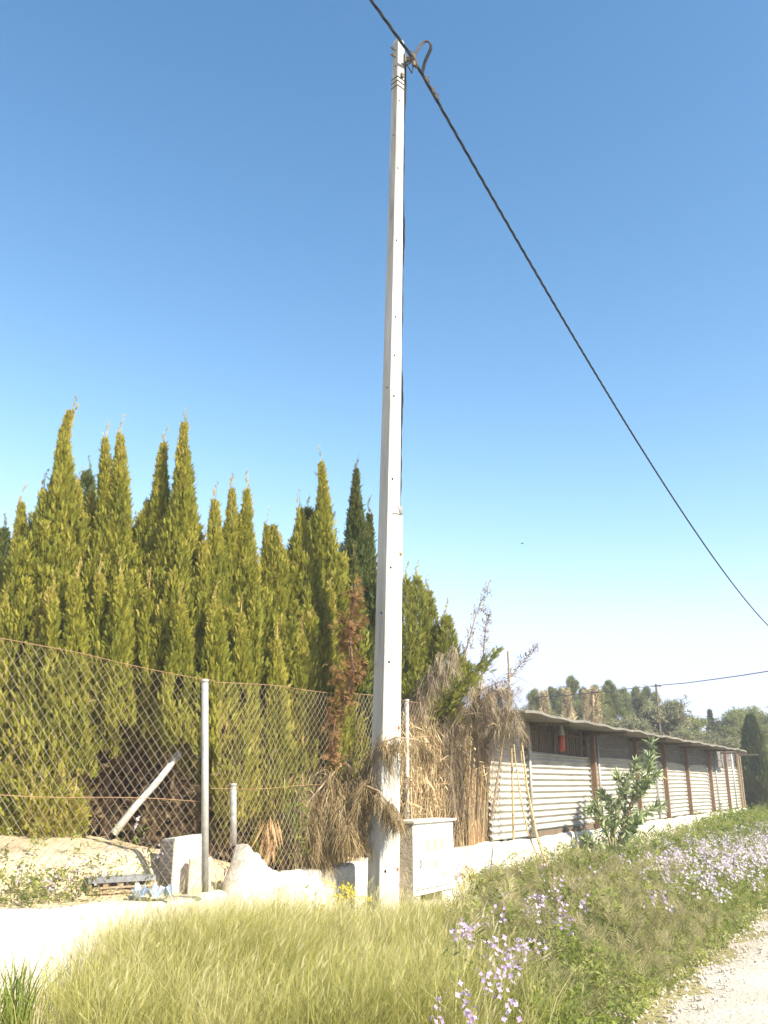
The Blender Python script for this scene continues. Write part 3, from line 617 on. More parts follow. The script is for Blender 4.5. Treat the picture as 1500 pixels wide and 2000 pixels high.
# ------------------------------------------------------------------ cypress hedge
def spire(cl, tip, zb, R, n, lean=0.0, taper=.62, size=(.10, .17), shift=(0, 0), tipbrown=.35, gap=.0, seed=0, up=1.0, pw=.72, out=.42, leader=True):
    """flame-shaped column of upright sprays ending in tip; zb = lower end"""
    r2 = np.random.default_rng(seed); H_ = tip[2]-zb
    h = r2.uniform(0, 1, n)**.85; th = r2.uniform(0, 2*math.pi, n); z = zb+H_*h
    prof = np.minimum(1, ((1-h)/taper))**pw*(.78+.22*np.sin(np.clip(h*3.2, 0, 1)*math.pi/2))
    ph = r2.uniform(0, 6.28, 8)
    lump = 1+.10*r2.normal(0, 1, n)+.22*np.sin(3*th+ph[0]+z*.9)+.16*np.sin(5*th+ph[1]-z*1.3)+.12*np.sin(2.6*z+ph[2]+2*th)+.10*np.sin(6.1*z+ph[3]+3*th)
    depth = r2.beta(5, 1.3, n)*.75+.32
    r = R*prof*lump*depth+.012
    cx_ = tip[0]+shift[0]*(1-h)+lean*(h**3)*0+.04*np.sin(h*5+ph[4])*(1-h); cy_ = tip[1]+shift[1]*(1-h)+.03*np.sin(h*6+ph[5])
    k = np.where(h > .9, (h-.9)*10, 0); cx_ = cx_+lean*k*k-lean*(k > 0)*0
    p_ = np.stack([cx_+r*np.cos(th), cy_+r*np.sin(th), z], 1)
    if gap > 0:
        q = np.sin(p_[:, 0]*7+ph[6])*np.sin(z*4.2+ph[7])*np.sin(th*2+ph[0]); keep = q < 1-gap*1.4; p_ = p_[keep]; th = th[keep]; h = h[keep]; z = z[keep]; depth = depth[keep]
    m_ = len(p_)
    d = np.stack([np.cos(th)*out, np.sin(th)*out, np.full(m_, up)], 1)+r2.normal(0, .22, (m_, 3))
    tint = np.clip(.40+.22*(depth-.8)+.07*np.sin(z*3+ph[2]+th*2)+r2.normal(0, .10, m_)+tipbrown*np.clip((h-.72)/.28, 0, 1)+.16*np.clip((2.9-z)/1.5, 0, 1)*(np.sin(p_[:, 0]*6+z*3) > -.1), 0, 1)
    cl.scatter(SPRAY, p_, d, r2.uniform(size[0], size[1], m_)*(1-.35*np.clip((h-.8)*5, 0, 1)), tint)
    if not leader: return
    # wispy leader
    k_ = 60; lp = r2.uniform(0, 1, k_); lx = np.stack([tip[0]+lean+.025*np.sin(lp*9+ph[0])+lean*lp*.9+.016*(1-lp)*r2.normal(size=k_), tip[1]+.008*r2.normal(size=k_), tip[2]-.28+lp*.58], 1)
    cl.scatter(SPRAY2, lx, np.tile([.1+lean*2, 0, 1], (k_, 1))+r2.normal(0, .35, (k_, 3)), r2.uniform(.05, .10, k_)*(1.2-.7*lp), np.clip(.6+tipbrown*lp, 0, 1))
    cl.scatter(LEAF, np.array([[tip[0]+lean+.01, tip[1], tip[2]-.35], [tip[0]+lean, tip[1], tip[2]-.1]]), np.tile([lean*2+.02, 0, 1], (2, 1)), np.array([.5, .42]), .9, wid=.06)
def tree_trunk(root, x, y, z0, z1, r, name='trunk', dx=0.):
    m = MB(); zz = np.linspace(z0, z1, 9)
    m.tube([(x+dx*(z-z0)/(z1-z0)+.03*math.sin(z*1.7+x*5), y+.03*math.cos(z*1.3+x), z) for z in zz], r*(1-.75*(zz-z0)/(z1-z0)), 9)
    r3 = np.random.default_rng(int(abs(x*1000)) % 9999)
    for i in range(16):      # bare dead limbs low down
        z = z0+.15+(min(2.4, z1)-z0-.3)*r3.uniform(); a = r3.uniform(0, 6.28); L_ = r3.uniform(.25, .6)
        b = np.array((x, y, z)); d = np.array((math.cos(a), math.sin(a), r3.uniform(-.1, .7))); q = b+d*L_*.6; e_ = b+d*L_+np.array((0, 0, .08*L_))
        m.tube([b, q, e_], [.012, .008, .003], 4)
    return m.build(name, M['bark'], root, smooth=True)
G = 'cypresses of the hedge behind the fence'
# (label, base px, Y, zb, [ (px, py, dY, R, n, lean, zb override) ], material)
HEDGE = [
 ('cypress at the left frame edge with a low double top', 15, 10.6, 1.12, [(-25, 1000, .1, .34, 3800, 0, None), (40, 980, .0, .30, 3800, 0, None), (10, 1180, -.45, .28, 2600, 0, None), (75, 1200, -.5, .22, 1800, 0, None)], 'cypress'),
 ('tallest cypress of the hedge, its thin tip bent to the right', 115, 10.5, 1.3, [(124, 800, 0, .36, 6200, .08, None), (84, 955, .05, .25, 3000, 0, None), (152, 950, .05, .22, 2800, 0, None), (100, 1150, -.5, .27, 2200, 0, 1.7), (150, 1130, -.5, .2, 1800, 0, 1.8)], 'cypress'),
 ('cypress with two slender tips close together, right of the tallest one', 215, 10.6, 1.95, [(206, 856, .02, .22, 4000, 0, None), (234, 846, .0, .25, 4600, 0, None), (178, 960, .1, .22, 2600, 0, None), (192, 1120, -.42, .20, 2000, 0, None), (232, 1130, -.5, .22, 2200, 0, None)], 'cypress'),
 ('narrow cypress leaning right just before the golden pointed one', 295, 10.7, 2.1, [(315, 862, 0, .24, 4400, .03, None), (287, 1010, .1, .22, 2600, 0, None), (290, 1150, -.4, .23, 2200, 0, None)], 'cypress'),
 ('golden green pointed cypress, second tallest of the hedge', 350, 10.5, 2.1, [(357, 828, 0, .32, 6200, .02, None), (335, 1020, .1, .22, 2600, 0, None), (382, 1040, .05, .2, 2200, 0, None), (352, 1180, -.5, .23, 2400, 0, None)], 'cypress'),
 ('shorter blunt cypress directly above the galvanised fence post', 410, 10.5, 1.9, [(420, 978, 0, .25, 3800, 0, None), (398, 1060, -.1, .22, 2600, 0, None), (420, 1170, -.45, .24, 2200, 0, None)], 'cypress'),
 ('cypress with twin pointed tops in the middle of the hedge', 470, 10.7, 1.2, [(453, 955, 0, .25, 4000, 0, None), (482, 955, .05, .26, 4200, 0, None), (502, 1110, 0, .18, 2000, 0, None), (470, 1200, -.5, .26, 2800, 0, None)], 'cypress'),
 ('low cypress beside the open notch of sky in the hedge', 530, 11.0, .95, [(521, 1026, 0, .22, 3600, 0, None), (545, 1072, .0, .2, 2800, 0, None), (540, 1250, -.5, .26, 3000, 0, None)], 'cypress'),
 ('cypress with a curved tip next to the tall one by the pole', 583, 11.3, .9, [(588, 990, 0, .26, 4400, -.02, None), (565, 1080, 0, .2, 2400, 0, None), (590, 1240, -.45, .25, 3000, 0, None)], 'cypress'),
 ('tall sunlit cypress with a sharp tip near the pole', 632, 11.7, 1.2, [(630, 902, 0, .28, 5600, -.02, None), (655, 1080, .05, .2, 2400, 0, None), (612, 1130, -.3, .25, 2800, 0, None), (645, 1150, -.35, .22, 2600, 0, None)], 'cypress'),
 ('darkest cypress of the hedge, immediately left of the pole', 700, 12.3, .8, [(695, 916, 0, .34, 6200, .01, None), (722, 1000, .05, .25, 3400, 0, None), (690, 1085, -.45, .2, 1800, 0, 2.6)], 'cypress_dark'),
]
sd = 100
for lab, bx_, Yb, zb, sps, mt in HEDGE:
    b = at(bx_, 1640, Yb); b[2] = float(gz(b[0], b[1]))-.05; rt_ = empty('cypress_tree', b, lab, 'cypress', G)
    cl = Cloud(); top = 0
    for px, py, dY, R_, n_, ln_, zo in sps:
        tip = at(px, py+8, Yb+dY); top = max(top, tip[2]); sd += 1
        lo = (zb if zo is None else zo)+.25*np.random.default_rng(sd).uniform(-1, 1)
        bx2 = at(px*.75+bx_*.25, 1500, Yb+dY)[0]
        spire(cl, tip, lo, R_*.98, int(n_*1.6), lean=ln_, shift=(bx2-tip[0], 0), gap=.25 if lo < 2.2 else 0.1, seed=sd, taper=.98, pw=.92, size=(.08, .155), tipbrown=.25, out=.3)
    r5 = np.random.default_rng(sd*7)
    ptop = min(q[1] for q in sps); bt = at(bx_, ptop+(r5.uniform(190, 250) if bx_ < 440 else r5.uniform(110, 170)), Yb+.05)       # the merged body of the tree
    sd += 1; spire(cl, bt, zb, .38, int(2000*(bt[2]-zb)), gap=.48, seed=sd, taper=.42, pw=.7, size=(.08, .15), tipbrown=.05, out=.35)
    for j in range(46):                 # short upright sprigs standing out of it, with shaded hollows between
        a_ = r5.uniform(math.pi*.95, math.pi*2.05); z1 = zb+.45+(bt[2]-zb+.25)*r5.uniform(0, 1)**.85; rr_ = .40*min(1., (bt[2]+.5-z1)/1.3+.1)*r5.uniform(.75, 1.15); L_ = r5.uniform(.45, 1.15); sd += 1
        tip = np.array((bt[0]+rr_*math.cos(a_)*1.25, bt[1]+rr_*math.sin(a_), z1+r5.uniform(0, .2)))
        spire(cl, tip, z1-L_, r5.uniform(.075, .15), int(420*L_), shift=(r5.uniform(-.06, .06)-math.cos(a_)*.06, .06), gap=.05, seed=sd, taper=.8, pw=.8, size=(.075, .145), tipbrown=r5.uniform(-.05, .3), out=.35, leader=False)
    ct = Cloud(); n_ = 900; q = np.array((b[0], b[1], 0))+np.stack([r5.normal(0, .2, n_), r5.normal(0, .2, n_), r5.uniform(b[2]+.15, zb+.75, n_)], 1)
    ct.scatter(WISP, q, r5.normal(0, .6, (n_, 3))+np.array((0, 0, .1)), r5.uniform(.08, .2, n_), np.clip(r5.normal(.3, .2, n_), 0, 1), wid=r5.uniform(.1, .2, n_)); ct.build('dead_twigs', M['dead'], rt_)
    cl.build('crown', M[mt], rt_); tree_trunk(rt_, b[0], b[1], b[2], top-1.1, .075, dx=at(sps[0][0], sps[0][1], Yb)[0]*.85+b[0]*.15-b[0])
# rear row, seen in the gaps
for i, (lab, bx_, Yb, tops) in enumerate([
    ('dark cypress in the rear row behind the twin-tipped slender one', 165, 12.0, [(172, 930), (140, 1010)]),
    ('low dark cypress in the rear row behind the narrow leaning one', 275, 12.1, [(262, 1040), (300, 1000)]),
    ('hidden cypress in the rear row behind the blunt one', 400, 12.0, [(385, 1050), (440, 1040)]),
    ('dark cypress in the rear row behind the one with a curved tip', 600, 12.1, [(602, 1003), (560, 1120), (520, 1150)]),
    ('dark cypress in the rear row at the left frame edge', 30, 12.0, [(5, 1040), (60, 1060)])]):
    b = at(bx_, 1620, Yb); b[2] = float(gz(b[0], b[1]))-.05; rt_ = empty('cypress_tree', b, lab, 'cypress', 'rear row of hedge cypresses'); cl = Cloud()
    for j, (px, py) in enumerate(tops): spire(cl, at(px, py, Yb+.1*j), 1.6, .42, 4500, seed=300+i*5+j, size=(.12, .2), tipbrown=.1)
    cl.build('crown', M['cypress_dark'], rt_); tree_trunk(rt_, b[0], b[1], b[2], at(*tops[0], Yb)[2]-1.2, .08, dx=at(*tops[0], Yb)[0]-b[0])

# low loose green sprays leaning through the fence, on a juniper-like shrub at far left
def drape(cl, path, n, L, spread, droop, size, tint, tpl=WISP, seed=1, wid=None):
    """sprays hanging off a branch path"""
    r2 = np.random.default_rng(seed); path = np.asarray(path); s = r2.uniform(0, len(path)-1.001, n); i = s.astype(int); f = (s-i)[:, None]
    p_ = path[i]*(1-f)+path[i+1]*f; fall = r2.uniform(0, 1, n)**1.3*L
    p_ = p_+r2.normal(0, spread, (n, 3)); p_[:, 2] -= fall
    d = np.tile([0, 0, -droop], (n, 1))+r2.normal(0, .45, (n, 3)); sz = r2.uniform(size[0], size[1], n)
    cl.scatter(tpl, p_, d, sz, np.clip(tint+r2.normal(0, .17, n), 0, 1), wid=None if wid is None else sz*wid)
def strands(cl, path, n, L, spread, length, tint, seed, side=.25, w=.0035, dz=-.55, grav=.45):
    r2 = np.random.default_rng(seed); path = np.asarray(path); s = r2.uniform(0, len(path)-1.001, n); i = s.astype(int); f = (s-i)[:, None]
    # strands hang in locks, each lock with its own fall and lean
    nl = max(6, n//45); lock = r2.integers(0, nl, n); ls = r2.uniform(0, len(path)-1.001, nl); li = ls.astype(int); lf = (ls-li)[:, None]
    c_ = (path[li]*(1-lf)+path[li+1]*lf+r2.normal(0, spread, (nl, 3)))[lock]; lean_ = r2.normal(0, side, (nl, 2))[lock]; lt = r2.normal(0, .14, nl)[lock]
    fall = r2.uniform(0, 1, n)**1.2*L; p_ = c_+r2.normal(0, .022, (n, 3)); p_[:, 2] -= fall; p_[:, :2] += lean_*fall[:, None]*.6
    ln_ = r2.uniform(length[0], length[1], n); d = np.stack([lean_[:, 0]+r2.normal(0, .28, n), lean_[:, 1]+r2.normal(0, .28, n), dz+r2.normal(0, .25, n)], 1); d /= np.linalg.norm(d, axis=1)[:, None]
    a = r2.uniform(0, 6.28, n); sx = np.stack([np.cos(a), np.sin(a), 0*a], 1); V = []
    for k in range(4):
        q = k/3; c2 = p_+d*(ln_*q)[:, None]; c2[:, 2] -= ln_*grav*q*q; ww = (w*(1.1-q))[..., None] if not np.isscalar(w) else w*(1.15-q); V += [c2-sx*ww, c2+sx*ww]
    V = np.stack(V, 1).reshape(-1, 3); q = np.array([(2*k, 2*k+1, 2*k+3, 2*k+2) for k in range(3)]); Fq = (q[None]+(np.arange(n)*8)[:, None, None]).reshape(-1, 4)+cl.n
    cl.V.append(V); cl.F.append(Fq); cl.T.append(np.repeat(np.clip(tint+lt+r2.normal(0, .16, n), 0, 1), 8)); cl.n += len(V)
b = at(70, 1618, 9.9); sh = empty('juniper_shrub', b, 'low yellow green conifer shrub pressing on the wire fence at the left edge', 'shrub')
cl = Cloud()
for j, (px, py, R_) in enumerate([(20, 1500, .25), (70, 1495, .28), (110, 1520, .22), (-20, 1480, .25), (145, 1560, .1), (50, 1560, .2)]):
    spire(cl, at(px, py, 9.85), 1.0, R_, 900, seed=400+j, size=(.08, .15), tipbrown=.1, up=.6, gap=.2)
cl.build('foliage', M['cypress'], sh); m = MB()
for k in range(9): m.tube([b, b+np.array((rng.uniform(-.3, .4), rng.uniform(-.2, .2), .35)), b+np.array((rng.uniform(-.6, .6), rng.uniform(-.3, .3), .6))], [.018, .012, .004], 5)
m.build('stem', M['twig'], sh)

# dead orange-brown patches hanging in the dark cypress
dc = empty('dead_cypress_bough', at(690, 1300, 10.55), 'orange brown dead cypress bough hanging between the tall sunlit tree and the pole', 'dead bough')
cl = Cloud(); path = [at(694, 1140, 10.6), at(688, 1200, 10.5), at(684, 1260, 10.45), at(690, 1310, 10.4), at(678, 1360, 10.45), at(655, 1400, 10.5), at(648, 1450, 10.5), at(650, 1480, 10.5)]
r6 = np.random.default_rng(15)
for (cx_, cy_, sx_, sz_, n_) in ((694, 1165, .05, .10, 70), (684, 1215, .09, .10, 130), (676, 1250, .07, .07, 80), (690, 1300, .08, .09, 120), (668, 1318, .10, .05, 70), (682, 1345, .05, .08, 80), (668, 1372, .03, .07, 50), (650, 1410, .04, .09, 60), (646, 1455, .035, .08, 50), (655, 1490, .03, .06, 30)):
    q = at(cx_, cy_, 10.5)+r6.normal(0, 1, (n_, 3))*np.array((sx_, sx_, sz_)); cl.scatter(SPRAY2, q, r6.normal(0, .6, (n_, 3))+np.array((0, -.2, -.3)), r6.uniform(.07, .15, n_), np.clip(r6.normal(.5, .2, n_), 0, 1)); cl.build('foliage', M['rust_foliage'], dc)
m = MB(); m.tube(path, .016, 5); m.build('branch', M['bark'], dc)
dk = empty('dry_stalks', at(528, 1640, 9.7), 'dry orange brown stalks hanging below the low cypress behind the fence', 'dry stalks')
cl = Cloud(); drape(cl, [at(520, 1600, 9.75), at(533, 1596, 9.75)], 60, .25, .03, 2, (.2, .34), .7, LEAF, 12, wid=.35); cl.build('leaves', M['rust_foliage'], dk)

# dead draping cypress around the pole
dd = empty('dead_cypress', at(650, 1690, 10.9), 'dead grey brown cypress drooping over the wall and across the pole', 'dead tree')
paths = [[at(700, 1560, 10.9), at(720, 1480, 10.6), at(745, 1452, 10.25), at(775, 1440, 10.2), at(815, 1445, 10.25), at(835, 1462, 10.4)],
         [at(640, 1600, 10.8), at(672, 1545, 10.6), at(705, 1530, 10.35), at(740, 1545, 10.2), at(762, 1575, 10.15), at(776, 1612, 10.15)],
         [at(600, 1650, 10.6), at(615, 1590, 10.5), at(650, 1560, 10.4), at(690, 1560, 10.4)],
         [at(560, 1640, 10.4), at(590, 1580, 10.3), at(620, 1545, 10.3), at(660, 1500, 10.5), at(690, 1480, 10.7)],
         [at(600, 1620, 10.3), at(640, 1605, 10.3), at(680, 1610, 10.3), at(708, 1625, 10.4)]]
cl = Cloud()
strands(cl, paths[0], 1500, .09, .03, (.07, .16), .55, 21); strands(cl, paths[0][:3], 1500, .32, .06, (.1, .24), .45, 31)
strands(cl, paths[1], 1700, .09, .03, (.07, .16), .55, 22); strands(cl, paths[1][:3], 2300, .32, .07, (.12, .26), .5, 23)
strands(cl, paths[2], 2500, .30, .07, (.12, .28), .5, 24); strands(cl, paths[3], 3000, .4, .09, (.10, .22), .45, 25)
strands(cl, paths[4], 1700, .14, .07, (.08, .16), .6, 26); strands(cl, paths[2], 1000, .4, .09, (.1, .2), .9, 27)
cl.build('foliage', M['dead'], dd); m = MB()
for p_ in paths: m.tube(p_, np.linspace(.022, .005, len(p_)), 5)
m.tube([at(650, 1710, 10.9), at(655, 1640, 10.9), at(640, 1600, 10.8)], .04, 7); m.tube([at(655, 1640, 10.9), at(700, 1560, 10.9)], .03, 6); m.build('branch', M['twig'], dd)
gs = empty('green_shrub', at(585, 1660, 10.3), 'small fresh green shrub sprouting among the dead branches above the wall', 'shrub')
cl = Cloud(); r2 = np.random.default_rng(5); p_ = np.concatenate([at(582, 1620, 10.2)+r2.normal(0, 1, (500, 3))*np.array((.07, .08, .22)), at(655, 1505, 10.6)+r2.normal(0, 1, (150, 3))*np.array((.07, .08, .12))])
cl.scatter(SPRAY, p_, r2.normal(0, .4, (650, 3))+np.array((0, 0, .6)), r2.uniform(.05, .11, 650), r2.uniform(.2, .6, 650)); cl.build('foliage', M['weed'], gs)
m = MB(); m.tube([at(585, 1700, 10.3), at(580, 1640, 10.25), at(588, 1580, 10.2)], [.015, .01, .004], 5); m.build('stem', M['bark'], gs)

# ------------------------------------------------------------------ dry canes behind the roadside fence
def canes(name, label, t0, t1, o0, o1, n, h0, h1, tint, seed, wisps=0):
    r2 = np.random.default_rng(seed); e = empty(name, wa((t0+t1)/2, (o0+o1)/2, .66), label, 'dry canes', 'clumps of dry canes behind the roadside fence'); m = MB()
    for i in range(n):
        t = r2.uniform(t0, t1); o = r2.uniform(o0, o1); h = r2.uniform(h0, h1); lx, lo = r2.normal(0, .16), r2.normal(0, .10)
        pts = [wa(t+lx*s+.03*math.sin(s*5+i), o+lo*s, .6+h*s) for s in (0, .25, .5, .75, 1)]
        r_ = r2.uniform(.004, .011); m.tube(pts, [r_, r_, r_*.9, r_*.7, r_*.3], 4, tint=float(np.clip(tint+r2.normal(0, .22), 0, 1)), cap=False)
    m.build('stalks', M['cane'], e)
    cl = Cloud(); k = wisps; tt = r2.uniform(t0, t1, k); oo_ = r2.uniform(o0, o1+.08, k); hh = r2.beta(2.2, 1.3, k)*(h1-.1)
    if k:
        p_ = np.stack([A0[0]+AD[0]*tt+AN[0]*oo_, A0[1]+AD[1]*tt+AN[1]*oo_, .8+hh], 1)
        cl.scatter(LEAF, p_, np.tile([0, 0, -.7], (k, 1))+r2.normal(0, .5, (k, 3)), r2.uniform(.12, .3, k), np.clip(r2.normal(tint, .2, k), 0, 1), wid=r2.uniform(.04, .09, k)); cl.build('dry_leaves', M['cane'], e)
canes('cane_clump', 'pale dry cane clump behind the fence just right of the pole', 1.1, 2.4, -.55, -.2, 260, 1.1, 1.9, .62, 1, 2600)
canes('cane_clump', 'middle dry cane clump under the grey brown dead brush', 2.2, 3.5, -.6, -.2, 330, 1.2, 2.15, .62, 2, 2600)
canes('cane_clump', 'darker dry cane clump next to the corrugated shed end', 3.3, tS-.05, -.6, -.14, 230, 1.1, 2.1, .52, 3, 1500)
canes('cane_clump', 'dry cane clump glimpsed left of the pole behind the drooping branches', -.9, .5, -.5, -.2, 150, .5, 1.1, .62, 4, 500)
# rusty sheet behind the fence
m = MB(); ta = on_a(930, 1560)[0]; tb_ = on_a(963, 1560)[0]; m.box(wa(ta, -.165, .68), U*(tb_-ta+.12), Nn*.012, Zv*1.15); o = m.build('rusty_sheet', M['rustsheet'], loc=wa(ta, -.15, .68)); tag(o, 'orange rusty metal sheet standing behind the chain link between dry canes', 'metal sheet')

# green conifer right of the pole
cf = empty('juniper_tree', wa(2.2, -1.3, .6), 'bushy green conifer right of the pole, behind the dry canes', 'conifer')
cl = Cloud(); Yc = 13.2
for j, (px, py, R_, n_, zb_) in enumerate([(795, 1135, .26, 2600, 2.2), (815, 1132, .26, 2800, 2.2), (835, 1160, .24, 2400, 2.3), (872, 1208, .22, 2200, 2.4), (850, 1230, .3, 2500, 2.3), (905, 1290, .25, 1500, 2.4), (770, 1180, .3, 2500, 2.0), (825, 1260, .4, 2200, 2.2)]):
    spire(cl, at(px, py, Yc+.12*(j % 3)), zb_, R_*.85, int(n_*.62), seed=500+j, size=(.1, .19), tipbrown=.15, taper=.8, up=.8, gap=.42)
for j, (x0, y0, x1, y1) in enumerate([(860, 1380, 945, 1290), (880, 1370, 972, 1272), (840, 1400, 925, 1330), (800, 1400, 850, 1320)]):
    s = np.linspace(0, 1, 150)[:, None]; r2 = np.random.default_rng(j); q = at(x0, y0, 13.0)*(1-s)+at(x1, y1, 12.8)*s+r2.normal(0, .07, (150, 3))*(1.2-s)
    cl.scatter(SPRAY, q, np.tile([.6, 0, .6], (150, 1))+r2.normal(0, .3, (150, 3)), r2.uniform(.1, .18, 150), r2.uniform(.25, .6, 150))
cl.build('crown', M['conifer'], cf); p0 = wa(2.2, -1.3, .6); tree_trunk(cf, p0[0], p0[1], .6, 4.0, .09)
# brown dead bough in it
cl = Cloud(); path = [at(795, 1400, 12.6), at(815, 1350, 12.6), at(850, 1310, 12.5), at(880, 1262, 12.5)]
strands(cl, path, 2600, .2, .06, (.1, .2), .5, 41); o = cl.build('dead_bough', M['dead_grey'], cf)

# dead grey-brown brush above the canes
db = empty('dead_brush', wa(3.6, -.5, .66), 'tangled dead grey brown bush leaning over the fence at the shed end', 'dead bush')
cl = Cloud(); tw = MB()
arcs = [[(905, 1600), (900, 1480), (915, 1390), (945, 1345), (980, 1330)], [(930, 1600), (935, 1480), (950, 1390), (980, 1350), (1000, 1355)], [(890, 1600), (880, 1500), (885, 1420), (905, 1370), (940, 1350)],
        [(950, 1600), (955, 1500), (970, 1420), (990, 1395), (1010, 1400)], [(915, 1600), (925, 1450), (975, 1350), (1015, 1300), (1050, 1262)], [(900, 1500), (890, 1400), (905, 1290), (930, 1200), (955, 1142)],
        [(930, 1500), (935, 1380), (945, 1270), (952, 1190)], [(960, 1600), (990, 1400), (995, 1330), (992, 1272)]]
for j, a_ in enumerate(arcs):
    Yq = 13.55-.06*j if j < 4 else 13.4; P = np.array([at(x, y, Yq-.12*i*(j < 4)) for i, (x, y) in enumerate(a_)])
    tw.tube(P, np.linspace(.02, .004, len(P)), 5)
    if j < 4: strands(cl, P[2:], 850, .24, .10, (.10, .22), .5, 50+j, side=.4, w=.003); strands(cl, P[1:], 1000, .12, .15, (.06, .17), .7, 60+j, side=.6, w=.0026, dz=.25, grav=.2)
    r7 = np.random.default_rng(900+j)
    for _ in range(46 if j < 4 else 0):
        s_ = r7.uniform(.5, len(P)-1.05); i = int(s_); q = P[i]*(1-(s_-i))+P[i+1]*(s_-i)+r7.normal(0, .10, 3); d = np.array((r7.normal(0, .5), r7.normal(0, .35), r7.normal(.1, .5))); L_ = r7.uniform(.15, .5)
        tw.tube([q, q+d*L_*.5+np.array((0, 0, .02)), q+d*L_+np.array((0, 0, -.25*L_*L_))], [.005, .004, .002], 3)
    if j < 4:  drape(cl, P[0:3], 260, .2, .07, 2.2, (.16, .34), .7, LEAF, 80+j, wid=.05)
    elif j < 7:
        r2 = np.random.default_rng(j); s = r2.uniform(1.2, len(P)-1.001, 260); i = s.astype(int); f = (s-i)[:, None]; q = P[i]*(1-f)+P[i+1]*f+r2.normal(0, .035, (260, 3))
        cl.scatter(LEAF, q, r2.normal(0, .6, (260, 3))+np.array((.2, 0, .5)), r2.uniform(.05, .1, 260), r2.uniform(.1, .7, 260), wid=r2.uniform(.04, .08, 260))
        for _ in range(22):
            s_ = r2.uniform(1.5, len(P)-1.05); i = int(s_); q = P[i]*(1-(s_-i))+P[i+1]*(s_-i); d = np.array((r2.normal(0, .5), r2.normal(0, .3), .7)); tw.tube([q, q+d*.1, q+d*.2], [.005, .004, .002], 3)
    else: tw.tube([P[-2], P[-1]], .016, 6)
cl.build('foliage', M['dead_grey'], db); tw.build('branch', M['twig'], db)

# leaning canes against the shed
def lean(name, label, pts, r, Y0, Y1):
    n_ = len(pts); P = [at(x, y, Y0+(Y1-Y0)*i/(n_-1)) for i, (x, y) in enumerate(pts)]; m = MB(); m.tube(P, np.linspace(r, r*.7, n_), 7, tint=.6)
    for i in range(1, 9):
        s = i/9*(n_-1); k = int(s); q = P[k]*(1-(s-k))+P[min(k+1, n_-1)]*(s-k); q2 = q+(P[-1]-P[0])/np.linalg.norm(P[-1]-P[0])*.012; m.tube([q, q2], r*1.25, 7, tint=.2)
    o = m.build(name, M['cane'], loc=P[0]); tag(o, label, 'cane', 'canes leaning at the shed end')
lean('leaning_cane', 'long dry cane leaning on the shed, right one, its foot in the weeds', [(1080, 1722), (1050, 1640), (1030, 1540), (1018, 1440), (1006, 1388)], .017, 13.1, 15.2)
lean('leaning_cane', 'dry cane leaning on the shed, left one, starting at the wall', [(1062, 1700), (1032, 1630), (1017, 1560), (1006, 1480), (998, 1400)], .014, 13.5, 14.7)
lean('leaning_cane', 'thin crooked dry cane crossing behind the other leaning canes', [(1094, 1735), (1062, 1665), (1040, 1600), (1020, 1500), (1012, 1400)], .009, 13.3, 15.3)
lean('leaning_cane', 'upright pole-like cane sticking out above the dead bush', [(1003, 1640), (1000, 1500), (996, 1380), (992, 1272)], .018, 14.6, 14.6)

# ------------------------------------------------------------------ oleander in front of the wall
ol = empty('oleander', on_ground(1205, 1705), 'tall sparse oleander with narrow leaves growing before the white wall and shed', 'shrub')
Yo = 17.2; st = MB(); cl = Cloud(); r2 = np.random.default_rng(77)
stems = [[(1205, 1705), (1215, 1620), (1240, 1560), (1262, 1500), (1274, 1448)], [(1205, 1705), (1200, 1620), (1205, 1570), (1225, 1530), (1245, 1485)],
         [(1203, 1705), (1190, 1640), (1178, 1600), (1165, 1572), (1150, 1582)], [(1204, 1705), (1195, 1630), (1195, 1590), (1185, 1560), (1178, 1548)],
         [(1207, 1705), (1225, 1640), (1245, 1600), (1262, 1585), (1295, 1572)], [(1206, 1705), (1215, 1630), (1222, 1570), (1215, 1530), (1205, 1515)],
         [(1206, 1705), (1210, 1650), (1225, 1620), (1250, 1600)], [(1204, 1705), (1185, 1670), (1165, 1655), (1145, 1640)], [(1206, 1705), (1235, 1560), (1252, 1530), (1285, 1510)], [(1215, 1600), (1245, 1550), (1262, 1530), (1270, 1480)]]
for j, s_ in enumerate(stems):
    dY = r2.uniform(-.5, .5); P = np.array([at(x, y, Yo+dY*i/4) for i, (x, y) in enumerate(s_)]); st.tube(P, np.linspace(.022, .006, len(P)), 6)
    n_ = 210; s = r2.uniform(.9, len(P)-1.001, n_)**1.0; i = np.clip(s.astype(int), 0, len(P)-2); f = (s-i)[:, None]; q = P[i]*(1-f)+P[i+1]*f; ax_ = P[i+1]-P[i]; ax_ /= np.linalg.norm(ax_, axis=1)[:, None]
    d = ax_*.7+r2.normal(0, .6, (n_, 3)); cl.scatter(LEAF, q, d, r2.uniform(.14, .24, n_), r2.uniform(.15, .9, n_), wid=r2.uniform(.12, .2, n_))
st.build('stem', M['twig'], ol, smooth=True); cl.build('leaves', M['oleander'], ol)
for j, (x, y, lab) in enumerate([(1180, 1700, 'leafy low oleander shoot at the foot of the tall oleander'), (1235, 1690, 'second low oleander shoot right of the tall one')]):
    e = empty('oleander_shoot', at(x, y+20, 16.8), lab, 'shrub'); cl = Cloud(); n_ = 170; c_ = at(x, y-10, 16.8)
    q = c_+r2.normal(0, 1, (n_, 3))*np.array((.28, .2, .2)); cl.scatter(LEAF, q, r2.normal(0, .6, (n_, 3))+np.array((0, 0, .7)), r2.uniform(.14, .24, n_), r2.uniform(.2, .9, n_), wid=r2.uniform(.12, .2, n_)); cl.build('leaves', M['oleander'], e)
    m = MB()
    for k in range(5): m.tube([at(x, y+20, 16.8), c_+np.array((r2.normal(0, .2), r2.normal(0, .1), .1))], [.012, .004], 4)
    m.build('stem', M['twig'], e)

